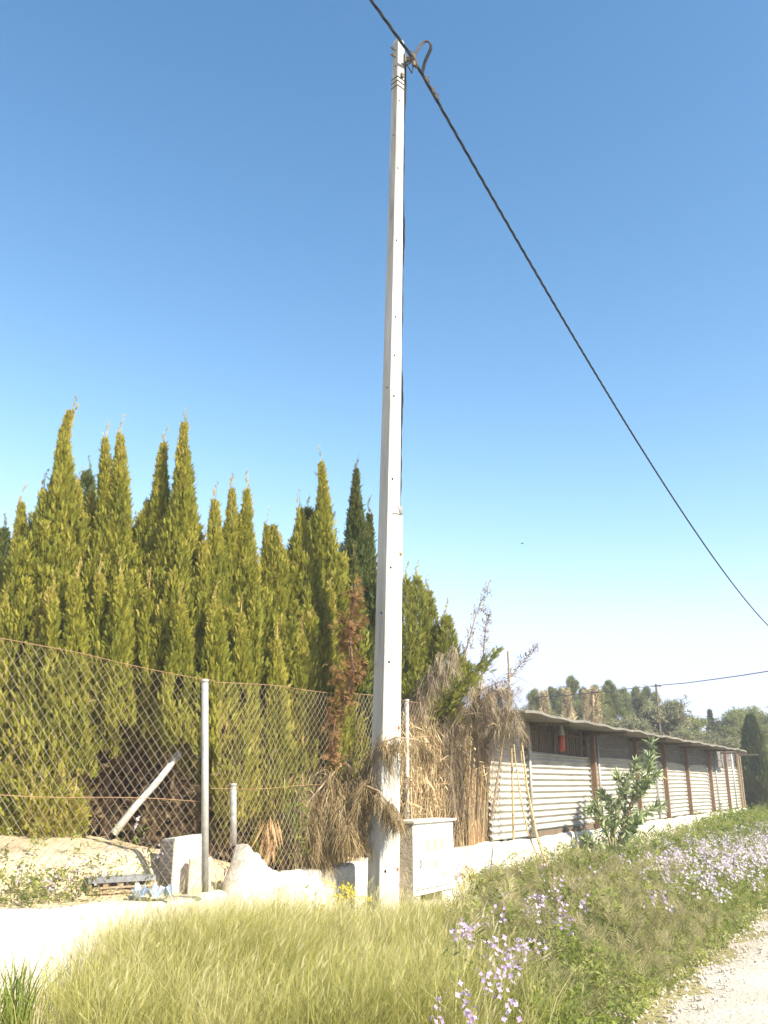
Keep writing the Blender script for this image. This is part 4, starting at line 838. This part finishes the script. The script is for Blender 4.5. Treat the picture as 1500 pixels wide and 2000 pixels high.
# ------------------------------------------------------------------ meadow, weeds, flowers
def ribbon(n, base, h, bend, w, tint, seed, segs=4, wind=(0, 0), ang=None):
    r2 = np.random.default_rng(seed); a = r2.uniform(0, 2*math.pi, n) if ang is None else ang; bx_, by_ = np.cos(a)*bend+wind[0]*h, np.sin(a)*bend+wind[1]*h
    b2 = r2.uniform(0, 2*math.pi, n); sx, sy = np.cos(b2), np.sin(b2); V = []
    for k in range(segs+1):
        s = k/segs; ww = w*(1-s)**.6*.5+w*.05
        c_ = np.stack([base[:, 0]+bx_*s**2, base[:, 1]+by_*s**2, base[:, 2]+h*(s-.25*s**3*np.minimum(1, bend/h*1.2))], 1); o_ = np.stack([sx*ww, sy*ww, 0*ww], 1)
        V += [c_-o_, c_+o_]
    V = np.stack(V, 1).reshape(-1, 3); k2 = 2*(segs+1)
    q = np.array([(2*k, 2*k+1, 2*k+3, 2*k+2) for k in range(segs)]); Fq = (q[None]+(np.arange(n)*k2)[:, None, None]).reshape(-1, 4)
    return V, Fq, np.repeat(tint, k2)
def in_px(x, y, z):     # photo pixel of a world point (used to shape the planting beds)
    dy = y; dz = z-CAMZ; dep = dy*CP+dz*SP; up = -dy*SP+dz*CP; return 750+F*x/dep, 1000-F*up/dep
r2 = np.random.default_rng(9); n = 190000
x = r2.uniform(-3.6, 2.0, n); y = r2.uniform(5.6, 11.2, n); d = inside_d(x, y); road = (x-A0[0])*AN[0]+(y-A0[1])*AN[1]
lim_l = -2.42-.03*(y-6)+.22*(1-sm(y, 6.6, 7.3))+.27+.12*np.sin(y*3)+.15*np.sin(y*9)
lim_r = .55+.10*(y-7)+.3*np.sin(y*2.2)
dens = sm(x, lim_l-.35, lim_l+.35)*(1-sm(x, lim_r-.3, lim_r+.5)); keep = (d < -.06) & (r2.uniform(0, 1, n) < dens*(.45+.55*sm(pnoise(x*2.2, y*2.2), -.5, .3)))
x, y = x[keep], y[keep]; n = len(x)
tc = n//60; ci = r2.integers(0, tc, n); cxx, cyy = x[:tc].copy(), y[:tc].copy()      # blades gather in tussocks and lean outward
dx_, dy_ = r2.normal(0, .085, n), r2.normal(0, .085, n); loose = r2.uniform(0, 1, n) < .35; x = np.where(loose, x, cxx[ci]+dx_); y = np.where(loose, y, cyy[ci]+dy_)
k = inside_d(x, y) < -.04; x, y, ci, dx_, dy_ = x[k], y[k], ci[k], dx_[k], dy_[k]; n = len(x); gang = np.arctan2(dy_, dx_)+r2.normal(0, .7, n); th_ = r2.uniform(.8, 1.22, tc)[ci]; tt_ = r2.normal(0, .10, tc)[ci]
hm = .46+.09*pnoise(x*1.6, y*1.6)+.20*sm(-x, .3, 1.3)*sm(y, 6.6, 7.6); h = hm*th_*r2.uniform(.5, 1.25, n); h *= .85+.2*sm(-inside_d(x, y), .0, .6); h *= 1-.35*sm(y, 9.2, 10.2)*(x > -.9)
h = np.clip(h, .1, .84); tint = np.clip(.42+.16*pnoise(x*2+4, y*2)+tt_+r2.normal(0, .15, n)+.15*(h > .5), 0, 1)
V, Fq, T = ribbon(n, np.stack([x, y, gz(x, y)-.01], 1), h, h*r2.uniform(.1, .85, n), r2.uniform(.0022, .0048, n), tint, 91, wind=(.09, .02), ang=gang)
o = fast_mesh('meadow_grass', V, Fq, T, M['grass']); tag(o, 'dense tall yellow green grass filling the foreground around the pole', 'grass', kind='stuff')
# feathery seed heads
hd = Cloud(); k = r2.choice(n, 5200, replace=False); p_ = np.stack([x[k]+.12*h[k]+r2.normal(0, .03, 5200), y[k]+r2.normal(0, .03, 5200), h[k]*.93], 1)
hd.scatter(WISP, p_, np.tile([.35, .1, 1.], (5200, 1))+r2.normal(0, .3, (5200, 3)), r2.uniform(.06, .13, 5200), r2.uniform(.55, 1, 5200), wid=r2.uniform(.02, .045, 5200))
o = hd.build('grass_seed_heads', M['grass']); tag(o, 'pale feathery seed heads rising out of the tall grass', 'grass', kind='stuff')
# dark green tuft, lower left
gt = empty('grass_tuft', on_ground(15, 2010), 'broad dark green grass tuft in the lower left corner', 'grass tuft'); n = 260
bp_ = np.array((-2.50, 6.45, 0)); V, Fq, T = ribbon(n, np.stack([bp_[0]+r2.normal(0, .13, n), bp_[1]+r2.normal(0, .12, n), np.full(n, 0.)], 1), r2.uniform(.2, .60, n), r2.uniform(.05, .3, n), r2.uniform(.007, .013, n), r2.uniform(.1, .8, n), 92, segs=5)
fast_mesh('blades', V, Fq, T, M['green_grass'], gt)
b = on_ground(45, 2010); m = MB()
for ex, ey in ((120, 1880), (155, 1872), (90, 1840)): q = at(ex, ey, b[1]+.2); m.tube([b, (b+q)/2+np.array((-.03, 0, .04)), q], [.006, .005, .002], 4, tint=.6)
m.build('stalk', M['green_grass'], gt)

# verge planting in wall coordinates (t along, o outward of the wall)
def verge(n, t0, t1, o0, o1, seed):
    o1 = min(o1, 3.92)
    r3 = np.random.default_rng(seed); t = r3.uniform(t0, t1, n); o = r3.uniform(o0, o1, n)
    x = A0[0]+AD[0]*t+AN[0]*o; y = A0[1]+AD[1]*t+AN[1]*o; return x, y, t, o, r3
WEEDT = tpl_cluster(14, .16, .75); 
def plant(name, label, n, cond, tpl, mat, size, seed, tint=.45, zf=.5, rng_t=(-7, 32), wid=None, up=1., cat='weeds', far_h=0):
    x, y, t, o, r3 = verge(n, rng_t[0], rng_t[1], .1, 4.1, seed); zg = gz(x, y); X_, Y_ = in_px(x, y, zg+.25); k = r3.uniform(0, 1, n) < cond(X_, Y_, t, o, x, y); x, y, zg, t, o = x[k], y[k], zg[k], t[k], o[k]; n_ = len(x)
    edge = 1-sm(o, 2.8, 3.9)*.75
    hh = zf*edge*(1+far_h*sm(t, 11, 17))*(.8+.65*pnoise(x*1.9, y*1.9)); z = zg+r3.uniform(0, 1, n_)**.8*hh
    cl = Cloud(); sz = r3.uniform(size[0], size[1], n_)*(.6+.4*edge); cl.scatter(tpl, np.stack([x, y, z], 1), np.tile([0, 0, up], (n_, 1))+r3.normal(0, .35, (n_, 3)), sz, np.clip(tint+.22*pnoise(x*1.3+seed, y*1.3)+r3.normal(0, .13, n_), 0, 1), wid=None if wid is None else sz*wid)
    ob = cl.build(name, mat); tag(ob, label, cat, kind='stuff'); return ob
bump = lambda X_, Y_, cx_, cy_, rx, ry: np.exp(-((X_-cx_)/rx)**2-((Y_-cy_)/ry)**2)
notgrass = lambda x, y: sm(x, .35+.10*(y-7), 1.0+.10*(y-7))
plant('roadside_weeds', 'leafy green weeds covering the verge between wall and road', 34000, lambda X_, Y_, t, o, x, y: notgrass(x, y)*(.55+.45*sm(pnoise(x*1.3+2, y*1.3), -.6, .2)), WEEDT, M['weed'], (.07, .15), 201, .45, .50, far_h=.4)
plant('bright_weeds', 'bright green low leafy weeds below the white wall', 15000, lambda X_, Y_, t, o, x, y: np.clip(bump(X_, Y_, 1215, 1740, 60, 40)+bump(X_, Y_, 1370, 1620, 80, 25)+bump(X_, Y_, 1160, 1900, 90, 60)+.5*bump(X_, Y_, 1130, 1730, 60, 30)+bump(X_, Y_, 1440, 1650, 60, 30), 0, 1), CLUSTER, M['green_grass'], (.08, .16), 202, .62, .36, far_h=.9)
plant('feathery_weeds', 'soft feathery brownish weeds in the middle of the verge', 26000, lambda X_, Y_, t, o, x, y: notgrass(x, y)*np.clip(bump(X_, Y_, 1100, 1790, 170, 60)+bump(X_, Y_, 1250, 1800, 110, 70)+.12+bump(X_, Y_, 960, 1860, 90, 90), 0, 1), FEATHER, M['feather'], (.14, .28), 203, .5, .48, rng_t=(-7, 20), wid=1.1)
# verge grass strands
x, y, t, o, r3 = verge(60000, -7, 34, .06, 4.15, 204); k = r3.uniform(0, 1, len(x)) < notgrass(x, y)*(1-.7*sm(o, 3.2, 4.15)); x, y, o = x[k], y[k], o[k]; n = len(x); h = r3.uniform(.12, .48, n)*(1-.7*sm(o, 2.8, 4.15))
V, Fq, T = ribbon(n, np.stack([x, y, gz(x, y)], 1), h, h*r3.uniform(.1, .8, n), r3.uniform(.003, .006, n), np.clip(r3.normal(.5, .2, n), 0, 1), 93, segs=3)
ob = fast_mesh('verge_grass', V, Fq, T, M['weed']); tag(ob, 'thin green grass strands growing among the verge weeds', 'grass', kind='stuff')
# flowers
fl = []
for k in range(4):
    a = k*math.pi/2+.2; fl.append(((0, 0, 0), (math.cos(a), math.sin(a), .25), 1, .75, (0, 0, 1)))
FLOWER = blades(fl)
def flowers(name, label, n, cond, mat, zf, seed, heads=9, fs=(.012, .02), rng_t=(-7, 32), omax=4.1, pts=None, cat='wildflowers', stemmat='weed'):
    if pts is None:
        x, y, t, o, r3 = verge(n, rng_t[0], rng_t[1], .15, omax, seed); X_, Y_ = in_px(x, y, gz(x, y)+zf*.9); k = r3.uniform(0, 1, n) < cond(X_, Y_, t, o, x, y); x, y = x[k], y[k]
    else:
        r3 = np.random.default_rng(seed); x, y = pts
    n_ = len(x); zg = gz(x, y); h = zf*r3.uniform(.65, 1.2, n_); a = r3.uniform(0, 6.28, n_); lx = h*.22*np.cos(a); ly = h*.22*np.sin(a)
    V, Fq, T = ribbon(n_, np.stack([x, y, zg], 1), h, h*.2, np.full(n_, .005), r3.uniform(.3, .8, n_), seed+1, segs=3)
    cl = Cloud(); m_ = n_*heads; i = np.repeat(np.arange(n_), heads); r_ = np.random.default_rng(seed+1); aa = r_.uniform(0, 2*math.pi, n_); bx_ = np.cos(aa)*h*.2; by_ = np.sin(aa)*h*.2
    q = np.stack([x[i]+bx_[i]+r3.normal(0, .028, m_), y[i]+by_[i]+r3.normal(0, .028, m_), zg[i]+h[i]*.93+r3.uniform(-.11, .035, m_)], 1)
    cl.scatter(FLOWER, q, r3.normal(0, .5, (m_, 3))+np.array((.25, -.45, .6)), r3.uniform(fs[0], fs[1], m_), np.clip(r3.normal(.5, .25, m_), 0, 1))
    ob = cl.build(name, mat); tag(ob, label, cat, kind='stuff')
    o2 = fast_mesh(name.replace('flowers', 'flower_stems'), V, Fq, T, M[stemmat]); tag(o2, 'thin stems carrying the '+label, cat, kind='stuff')
flowers('lilac_flowers', 'lilac wildflowers in the near verge beside the tall grass', 4200, lambda X_, Y_, t, o, x, y: np.clip(1.3*bump(X_, Y_, 985, 1885, 65, 50)+.28*bump(X_, Y_, 1080, 1800, 110, 60)+.35*bump(X_, Y_, 930, 1790, 60, 50)+.06, 0, 1.3)*(X_ < 1300)*notgrass(x+.4, y)*.24, M['lilac_near'], .62, 211, heads=12, fs=(.014, .022), rng_t=(-7, 6))
flowers('pale_lilac_flowers', 'pale lilac flower drift along the far verge', 12000, lambda X_, Y_, t, o, x, y: np.clip(bump(X_, Y_, 1395, 1680, 105, 36)+.5*bump(X_, Y_, 1490, 1630, 50, 30)+.3*bump(X_, Y_, 1310, 1690, 40, 40), 0, 1)*.36, M['lilac'], .55, 212, heads=9, fs=(.016, .024), rng_t=(0, 24))
for j, (px, py, Yf, lab, k_) in enumerate([(678, 1790, 10.15, 'yellow flowering plant at the foot of the pole', 26), (912, 1770, 11.4, 'yellow flowering plant beside the meter cabinet', 16)]):
    b = at(px, py, Yf); e = empty('yellow_flower_plant', (b[0], b[1], 0), lab, 'flowering plant'); m = MB(); cl = Cloud(); r3 = np.random.default_rng(600+j)
    for i in range(k_):
        q = np.array((b[0]+r3.normal(0, .13), b[1]+r3.normal(0, .07), r3.uniform(.32, .58)))
        m.tube([(b[0]+r3.normal(0, .04), b[1], 0), ((b[0]+q[0])/2, (b[1]+q[1])/2, .25), q], [.004, .003, .002], 3)
        p_ = q+r3.normal(0, .022, (14, 3)); cl.scatter(FLOWER, p_, r3.normal(0, .4, (14, 3))+np.array((.2, -.4, .7)), r3.uniform(.010, .016, 14), r3.uniform(0, 1, 14))
    m.build('stem', M['weed'], e); cl.build('petals', M['yellow'], e)
# weeds inside the fence, on the bank
n = 5000; x = r2.uniform(-5.5, -1.9, n); y = r2.uniform(6.0, 9.6, n); d = inside_d(x, y); X_, Y_ = in_px(x, y, gz(x, y)+.15)
k = (d > .36) & (d < 1.1) & (r2.uniform(0, 1, n) < np.clip(1.2*bump(X_, Y_, 80, 1735, 110, 45)+.12, 0, 1)*(X_ < 300)); x, y = x[k], y[k]; n = len(x)
cl = Cloud(); cl.scatter(WEEDT, np.stack([x, y, gz(x, y)+r2.uniform(0, .22, n)], 1), np.tile([0, 0, 1.], (n, 1))+r2.normal(0, .3, (n, 3)), r2.uniform(.05, .12, n), np.clip(r2.normal(.4, .15, n), 0, 1)); ob = cl.build('bank_weeds', M['weed']); tag(ob, 'green weeds growing on the sandy bank behind the wire fence', 'weeds', kind='stuff')
k = r2.uniform(0, 1, n) < .10; flowers('bank_flowers', 'lilac wildflowers on the sandy bank behind the wire fence', 0, None, M['lilac'], .30, 215, heads=8, pts=(x[k], y[k]))
# dry litter on the bank
n = 1600; x = r2.uniform(-5.5, -.8, n); y = r2.uniform(6.5, 11.5, n); d = inside_d(x, y); k = (d > .3); x, y = x[k], y[k]; n = len(x); cl = Cloud()
cl.scatter(LEAF, np.stack([x, y, gz(x, y)+.012], 1), np.stack([r2.normal(size=n), r2.normal(size=n), r2.normal(0, .15, n)], 1), r2.uniform(.03, .12, n), r2.uniform(.2, .8, n), wid=r2.uniform(.02, .05, n)); ob = cl.build('dry_litter', M['cane']); tag(ob, 'dry twigs and leaf litter strewn over the sandy bank', 'litter', kind='stuff')

# ------------------------------------------------------------------ background
def far_tree(kind, px, pyt, pyb, Yd, wpx, label, group, seed, mat=None):
    r3 = np.random.default_rng(seed); top = at(px, pyt, Yd); b = np.array((top[0], Yd, 0.)); W_ = wpx/F*Yd*1.02/2; e = empty(kind, b, label, 'tree', group)
    hgt = top[2]; cl = Cloud(); m = MB(); m.tube([(b[0], b[1], 0), (b[0]+.1, b[1], hgt*.45), (b[0], b[1], hgt*.85)], [hgt*.028, hgt*.02, hgt*.006], 7)
    if kind in ('pine_tree', 'broad_pine', 'olive_tree'):
        nl = 22 if kind != 'pine_tree' else 36; tplx = NEEDLES if kind == 'pine_tree' else CLUSTER
        for i in range(nl):
            if kind == 'pine_tree': hh = .3+.72*i/(nl-1); rr = W_*min(1., (1.03-hh)/.26)*r3.uniform(.3, 1.1)+.02; c_ = np.array((b[0]+r3.uniform(-1, 1)*rr, b[1]+r3.uniform(-1, 1)*rr, hgt*hh)); s_ = np.array((.17, .17, .30))*W_*(.25+.75*min(1., (1.03-hh)/.3))
            else:
                a = r3.uniform(0, 6.28); q = r3.uniform(.2, 1)**.5; v_ = r3.uniform(-.9, .75); rr = math.sqrt(max(.05, 1-v_*v_))*.72*W_
                c_ = np.array((b[0]+math.cos(a)*q*rr, b[1]+math.sin(a)*q*rr, hgt*.64+v_*hgt*.32)); s_ = np.array((.2, .2, .14))*W_*1.2
            m.tube([(b[0], b[1], max(.4, c_[2]-.25*hgt)), c_], [hgt*.008, hgt*.002], 4)
            nn = 260 if kind != 'pine_tree' else 170; p_ = c_+r3.normal(0, 1, (nn, 3))*s_*(.6 if kind == 'pine_tree' else .75); cl.scatter(tplx, p_, r3.normal(0, .5, (nn, 3))+np.array((0, 0, .8)), r3.uniform(.09, .2, nn)*hgt/5.5, np.clip(r3.normal(.45, .12)+r3.normal(0, .1, nn), 0, 1))
    elif kind == 'bare_poplar':
        nn = 900; hh = r3.uniform(.12, 1, nn)**.9; rr = W_*np.minimum(1, (1.02-hh)/.25)*r3.uniform(.1, 1, nn)*(1+.4*np.sin(hh*31+seed))*1.1; a = r3.uniform(0, 6.28, nn)
        cl.scatter(SPRAY2, np.stack([b[0]+np.cos(a)*rr, b[1]+np.sin(a)*rr, hgt*hh-.3], 1), np.stack([np.cos(a)*.3, np.sin(a)*.3, np.ones(nn)], 1), r3.uniform(.3, .6, nn), r3.uniform(.2, .9, nn))
    else: spire(cl, top, .2, W_, 5200, seed=seed, size=(.25, .45), tipbrown=0, taper=.7)
    cl.build('crown', mat or M['pine_far'], e); m.build('trunk', M['bark'], e); return e
BG = 'pines beyond the shed roof'
PINES = [(1045, 1345, 'slim pine closest to the dead bush beyond the shed roof'), (1075, 1352, 'second pine from the left beyond the shed roof'), (1118, 1342, 'tall pine between the two pale bare trees'), (1140, 1352, 'short pine right behind the wider bare tree'),
         (1190, 1350, 'bushy pine right of the golden bare trees'), (1220, 1352, 'thin pine in the middle of the tree line'), (1243, 1360, 'low pine left of the distant wooden pole'), (1263, 1348, 'crooked topped pine beside the distant wooden pole'), (1095, 1362, 'low pine half hidden behind the first bare tree'), (1160, 1345, 'dark pine behind the golden bare trees')]
for i, (px, py, lab) in enumerate(PINES): far_tree('pine_tree', px, py+14-(i*11) % 23, 1500, 44+(i*7) % 9, 112, lab, BG, 700+i)
for i, (px, py, w_, lab) in enumerate([(1062, 1352, 13, 'narrow pale bare tree nearest the dead bush'), (1106, 1350, 15, 'thin tan bare tree between pines beyond the roof'), (1144, 1352, 13, 'left one of the two golden bare trees'), (1160, 1345, 17, 'right and tallest of the golden bare trees')]):
    far_tree('bare_poplar', px, py, 1500, 42, w_, lab, 'bare golden trees beyond the shed roof', 730+i, M['gold_far'])
for i, (px, py, w_, Yd, lab) in enumerate([(1295, 1352, 80, 44, 'big grey green olive tree right of the distant wooden pole'), (1235, 1390, 70, 42, 'olive tree low behind the middle of the shed roof'), (1365, 1408, 90, 40, 'wide olive tree behind the far end of the shed roof'), (1320, 1412, 60, 39, 'small olive tree at the sky gap'), (1195, 1388, 60, 42, 'yellowish bush tree behind the roof'), (1410, 1425, 60, 41, 'olive tree below the ochre building'), (1492, 1445, 60, 46, 'olive tree at the right frame edge behind the dark cypress'), (1265, 1402, 60, 40, 'olive tree under the distant pole')]):
    far_tree('olive_tree', px, py, 1500, Yd, w_*1.25, lab, 'olive trees beyond the shed', 740+i, M['olive_far'])
for i, (px, py, w_, Yd, lab) in enumerate([(1356, 1385, 55, 58, 'small round tree left of the sky gap on the skyline'), (1418, 1372, 80, 60, 'round leafy tree, left of the skyline clump at the right'), (1458, 1368, 80, 66, 'round leafy tree, middle of the skyline clump at the right'), (1500, 1370, 80, 62, 'round leafy tree cut by the right frame edge'), (1480, 1392, 70, 55, 'lower round tree before the skyline clump')]):
    far_tree('broad_pine', px, py, 1500, Yd, w_, lab, 'round trees on the skyline', 760+i, M['round_far'])
far_tree('cypress_tree', 1466, 1402, 1530, 38, 40, 'dark lone cypress beyond the far end of the shed', None, 780, M['cypress_dark'])
far_tree('cypress_tree', 1386, 1391, 1500, 60, 10, 'tiny distant cypress in the sky gap of the tree line', None, 781, M['cypress_dark'])
# distant shrub belt closing the view
cl = Cloud(); r3 = np.random.default_rng(800); n = 16000; yy = r3.uniform(70, 95, n); xx = r3.uniform(-30, 75, n); cl.scatter(CLUSTER, np.stack([xx, yy, r3.uniform(0, 1, n)*(2.6+1.2*np.sin(xx*.35)+.8*np.sin(xx*.9))], 1), r3.normal(0, .5, (n, 3))+np.array((0, 0, .8)), r3.uniform(.5, 1.1, n), r3.uniform(.1, .7, n))
ob = cl.build('far_wood', M['pine_far']); tag(ob, 'low far-off wood closing the view behind the field', 'wood', kind='stuff')
# field grass and yellow flower strip
n = 60000; x = r3.uniform(6, 40, n); y = r3.uniform(24, 70, n); dA = (x-A0[0])*AN[0]+(y-A0[1])*AN[1]; u = (x-A0[0])*AD[0]+(y-A0[1])*AD[1]; k = (((dA > .2) & (dA < 3.9)) | (u > 27.5)) & ~((dA > 3.8) & (dA < 8.3)); x, y = x[k], y[k]; n = len(x)
h = r3.uniform(.12, .45, n); V, Fq, T = ribbon(n, np.stack([x, y, 0*x], 1), h, h*.5, r3.uniform(.015, .04, n), r3.uniform(.1, .8, n), 94, segs=2); ob = fast_mesh('field_grass', V, Fq, T, M['feather']); tag(ob, 'dry brownish grass of the field beyond the shed', 'grass', kind='stuff')
n = 6000; x = r3.uniform(12, 34, n); y = 43+r3.normal(0, .8, n)+.3*np.sin(x); cl = Cloud(); cl.scatter(FLOWER, np.stack([x, y, r3.uniform(.25, .75, n)], 1), r3.normal(0, .5, (n, 3))+np.array((.2, -.6, .5)), r3.uniform(.05, .10, n), r3.uniform(0, 1, n)); ob = cl.build('yellow_wildflowers', M['yellow']); tag(ob, 'strip of yellow wildflowers at the edge of the distant field', 'wildflowers', kind='stuff')
# distant building
b = at(1414, 1424, 78); hb = empty('house', (b[0], b[1], 0), 'small ochre house glimpsed through the distant trees', 'house')
m = MB(); m.box((b[0]-.7, b[1], 0), (1.3, 0, 0), (0, 2.5, 0), (0, 0, b[2]+.15)); m.build('wall', M['ochre'], hb)
m = MB(); z_ = b[2]+.15; m.add([(b[0]-.8, b[1]-.2, z_), (b[0]+.7, b[1]-.2, z_), (b[0]+.7, b[1]+2.7, z_), (b[0]-.8, b[1]+2.7, z_), (b[0]-.8, b[1]+1.25, z_+.3), (b[0]+.7, b[1]+1.25, z_+.3)], [(0, 1, 5, 4), (2, 3, 4, 5), (0, 4, 3), (1, 2, 5), (0, 3, 2, 1)]); m.build('roof', M['tile'], hb)
# distant wooden pole and thin line
pp = at(1281, 1336, 43.3); dp = empty('utility_pole', (pp[0], pp[1], 0), 'thin dark distant pole carrying a wire above the trees', 'utility pole')
m = MB(); m.tube([(pp[0], pp[1], 0), (pp[0], pp[1], pp[2])], [.07, .05], 8); m.build('shaft', M['darkwood'], dp); m = MB(); m.tube([(pp[0]-.25, pp[1], pp[2]-.1), (pp[0]+.25, pp[1], pp[2]-.1)], .03, 6); m.build('cross_arm', M['darkwood'], dp)
L1 = [(1281, 1339, 43.3), (1340, 1334, 40), (1400, 1326, 35), (1450, 1319, 33), (1500, 1311, 31), (1600, 1290, 28)]
L2 = [(1281, 1339, 43.3), (1240, 1344, 42), (1190, 1350, 40), (1120, 1357, 41), (1040, 1362, 42)]
m = MB(); m.tube([at(*q) for q in L2[::-1]][:-1]+[at(*q) for q in L1], .018, 4); ob = m.build('overhead_wire', M['bluegrey'], loc=pp); tag(ob, 'thin distant overhead wire sagging above the tree line', 'cable')
# bird
bb = at(1020, 1062, 40); m = MB(); m.tube([bb+np.array((-.07, 0, 0)), bb+np.array((-.02, 0, .01)), bb+np.array((.03, 0, .02)), bb+np.array((.07, 0, .01))], [.006, .022, .02, .004], 8)
for sg in (1, -1): m.add([bb+np.array((-.02, 0, .01)), bb+np.array((.03, 0, .01)), bb+np.array((.01, sg*.08, .045)), bb+np.array((-.02, sg*.13, .02))], [(0, 1, 2, 3)])
ob = m.build('bird', M['black'], loc=bb); tag(ob, 'tiny dark bird flying in the sky right of the pole', 'bird')

# thin bright air
hz = MB(); hz.box((-140, -8, -1.2), (300, 0, 0), (0, 170, 0), (0, 0, 16.5)); hm_ = bpy.data.materials.new('haze'); hm_.use_nodes = True; nt = hm_.node_tree; nt.nodes.clear()
pv = nt.nodes.new('ShaderNodeVolumePrincipled'); pv.inputs['Color'].default_value = (.93, .95, 1, 1); pv.inputs['Density'].default_value = HAZE; pv.inputs['Anisotropy'].default_value = 0.0
mo = nt.nodes.new('ShaderNodeOutputMaterial'); nt.links.new(pv.outputs[0], mo.inputs['Volume'])
ho = hz.build('haze', hm_); ho['kind'] = 'stuff'
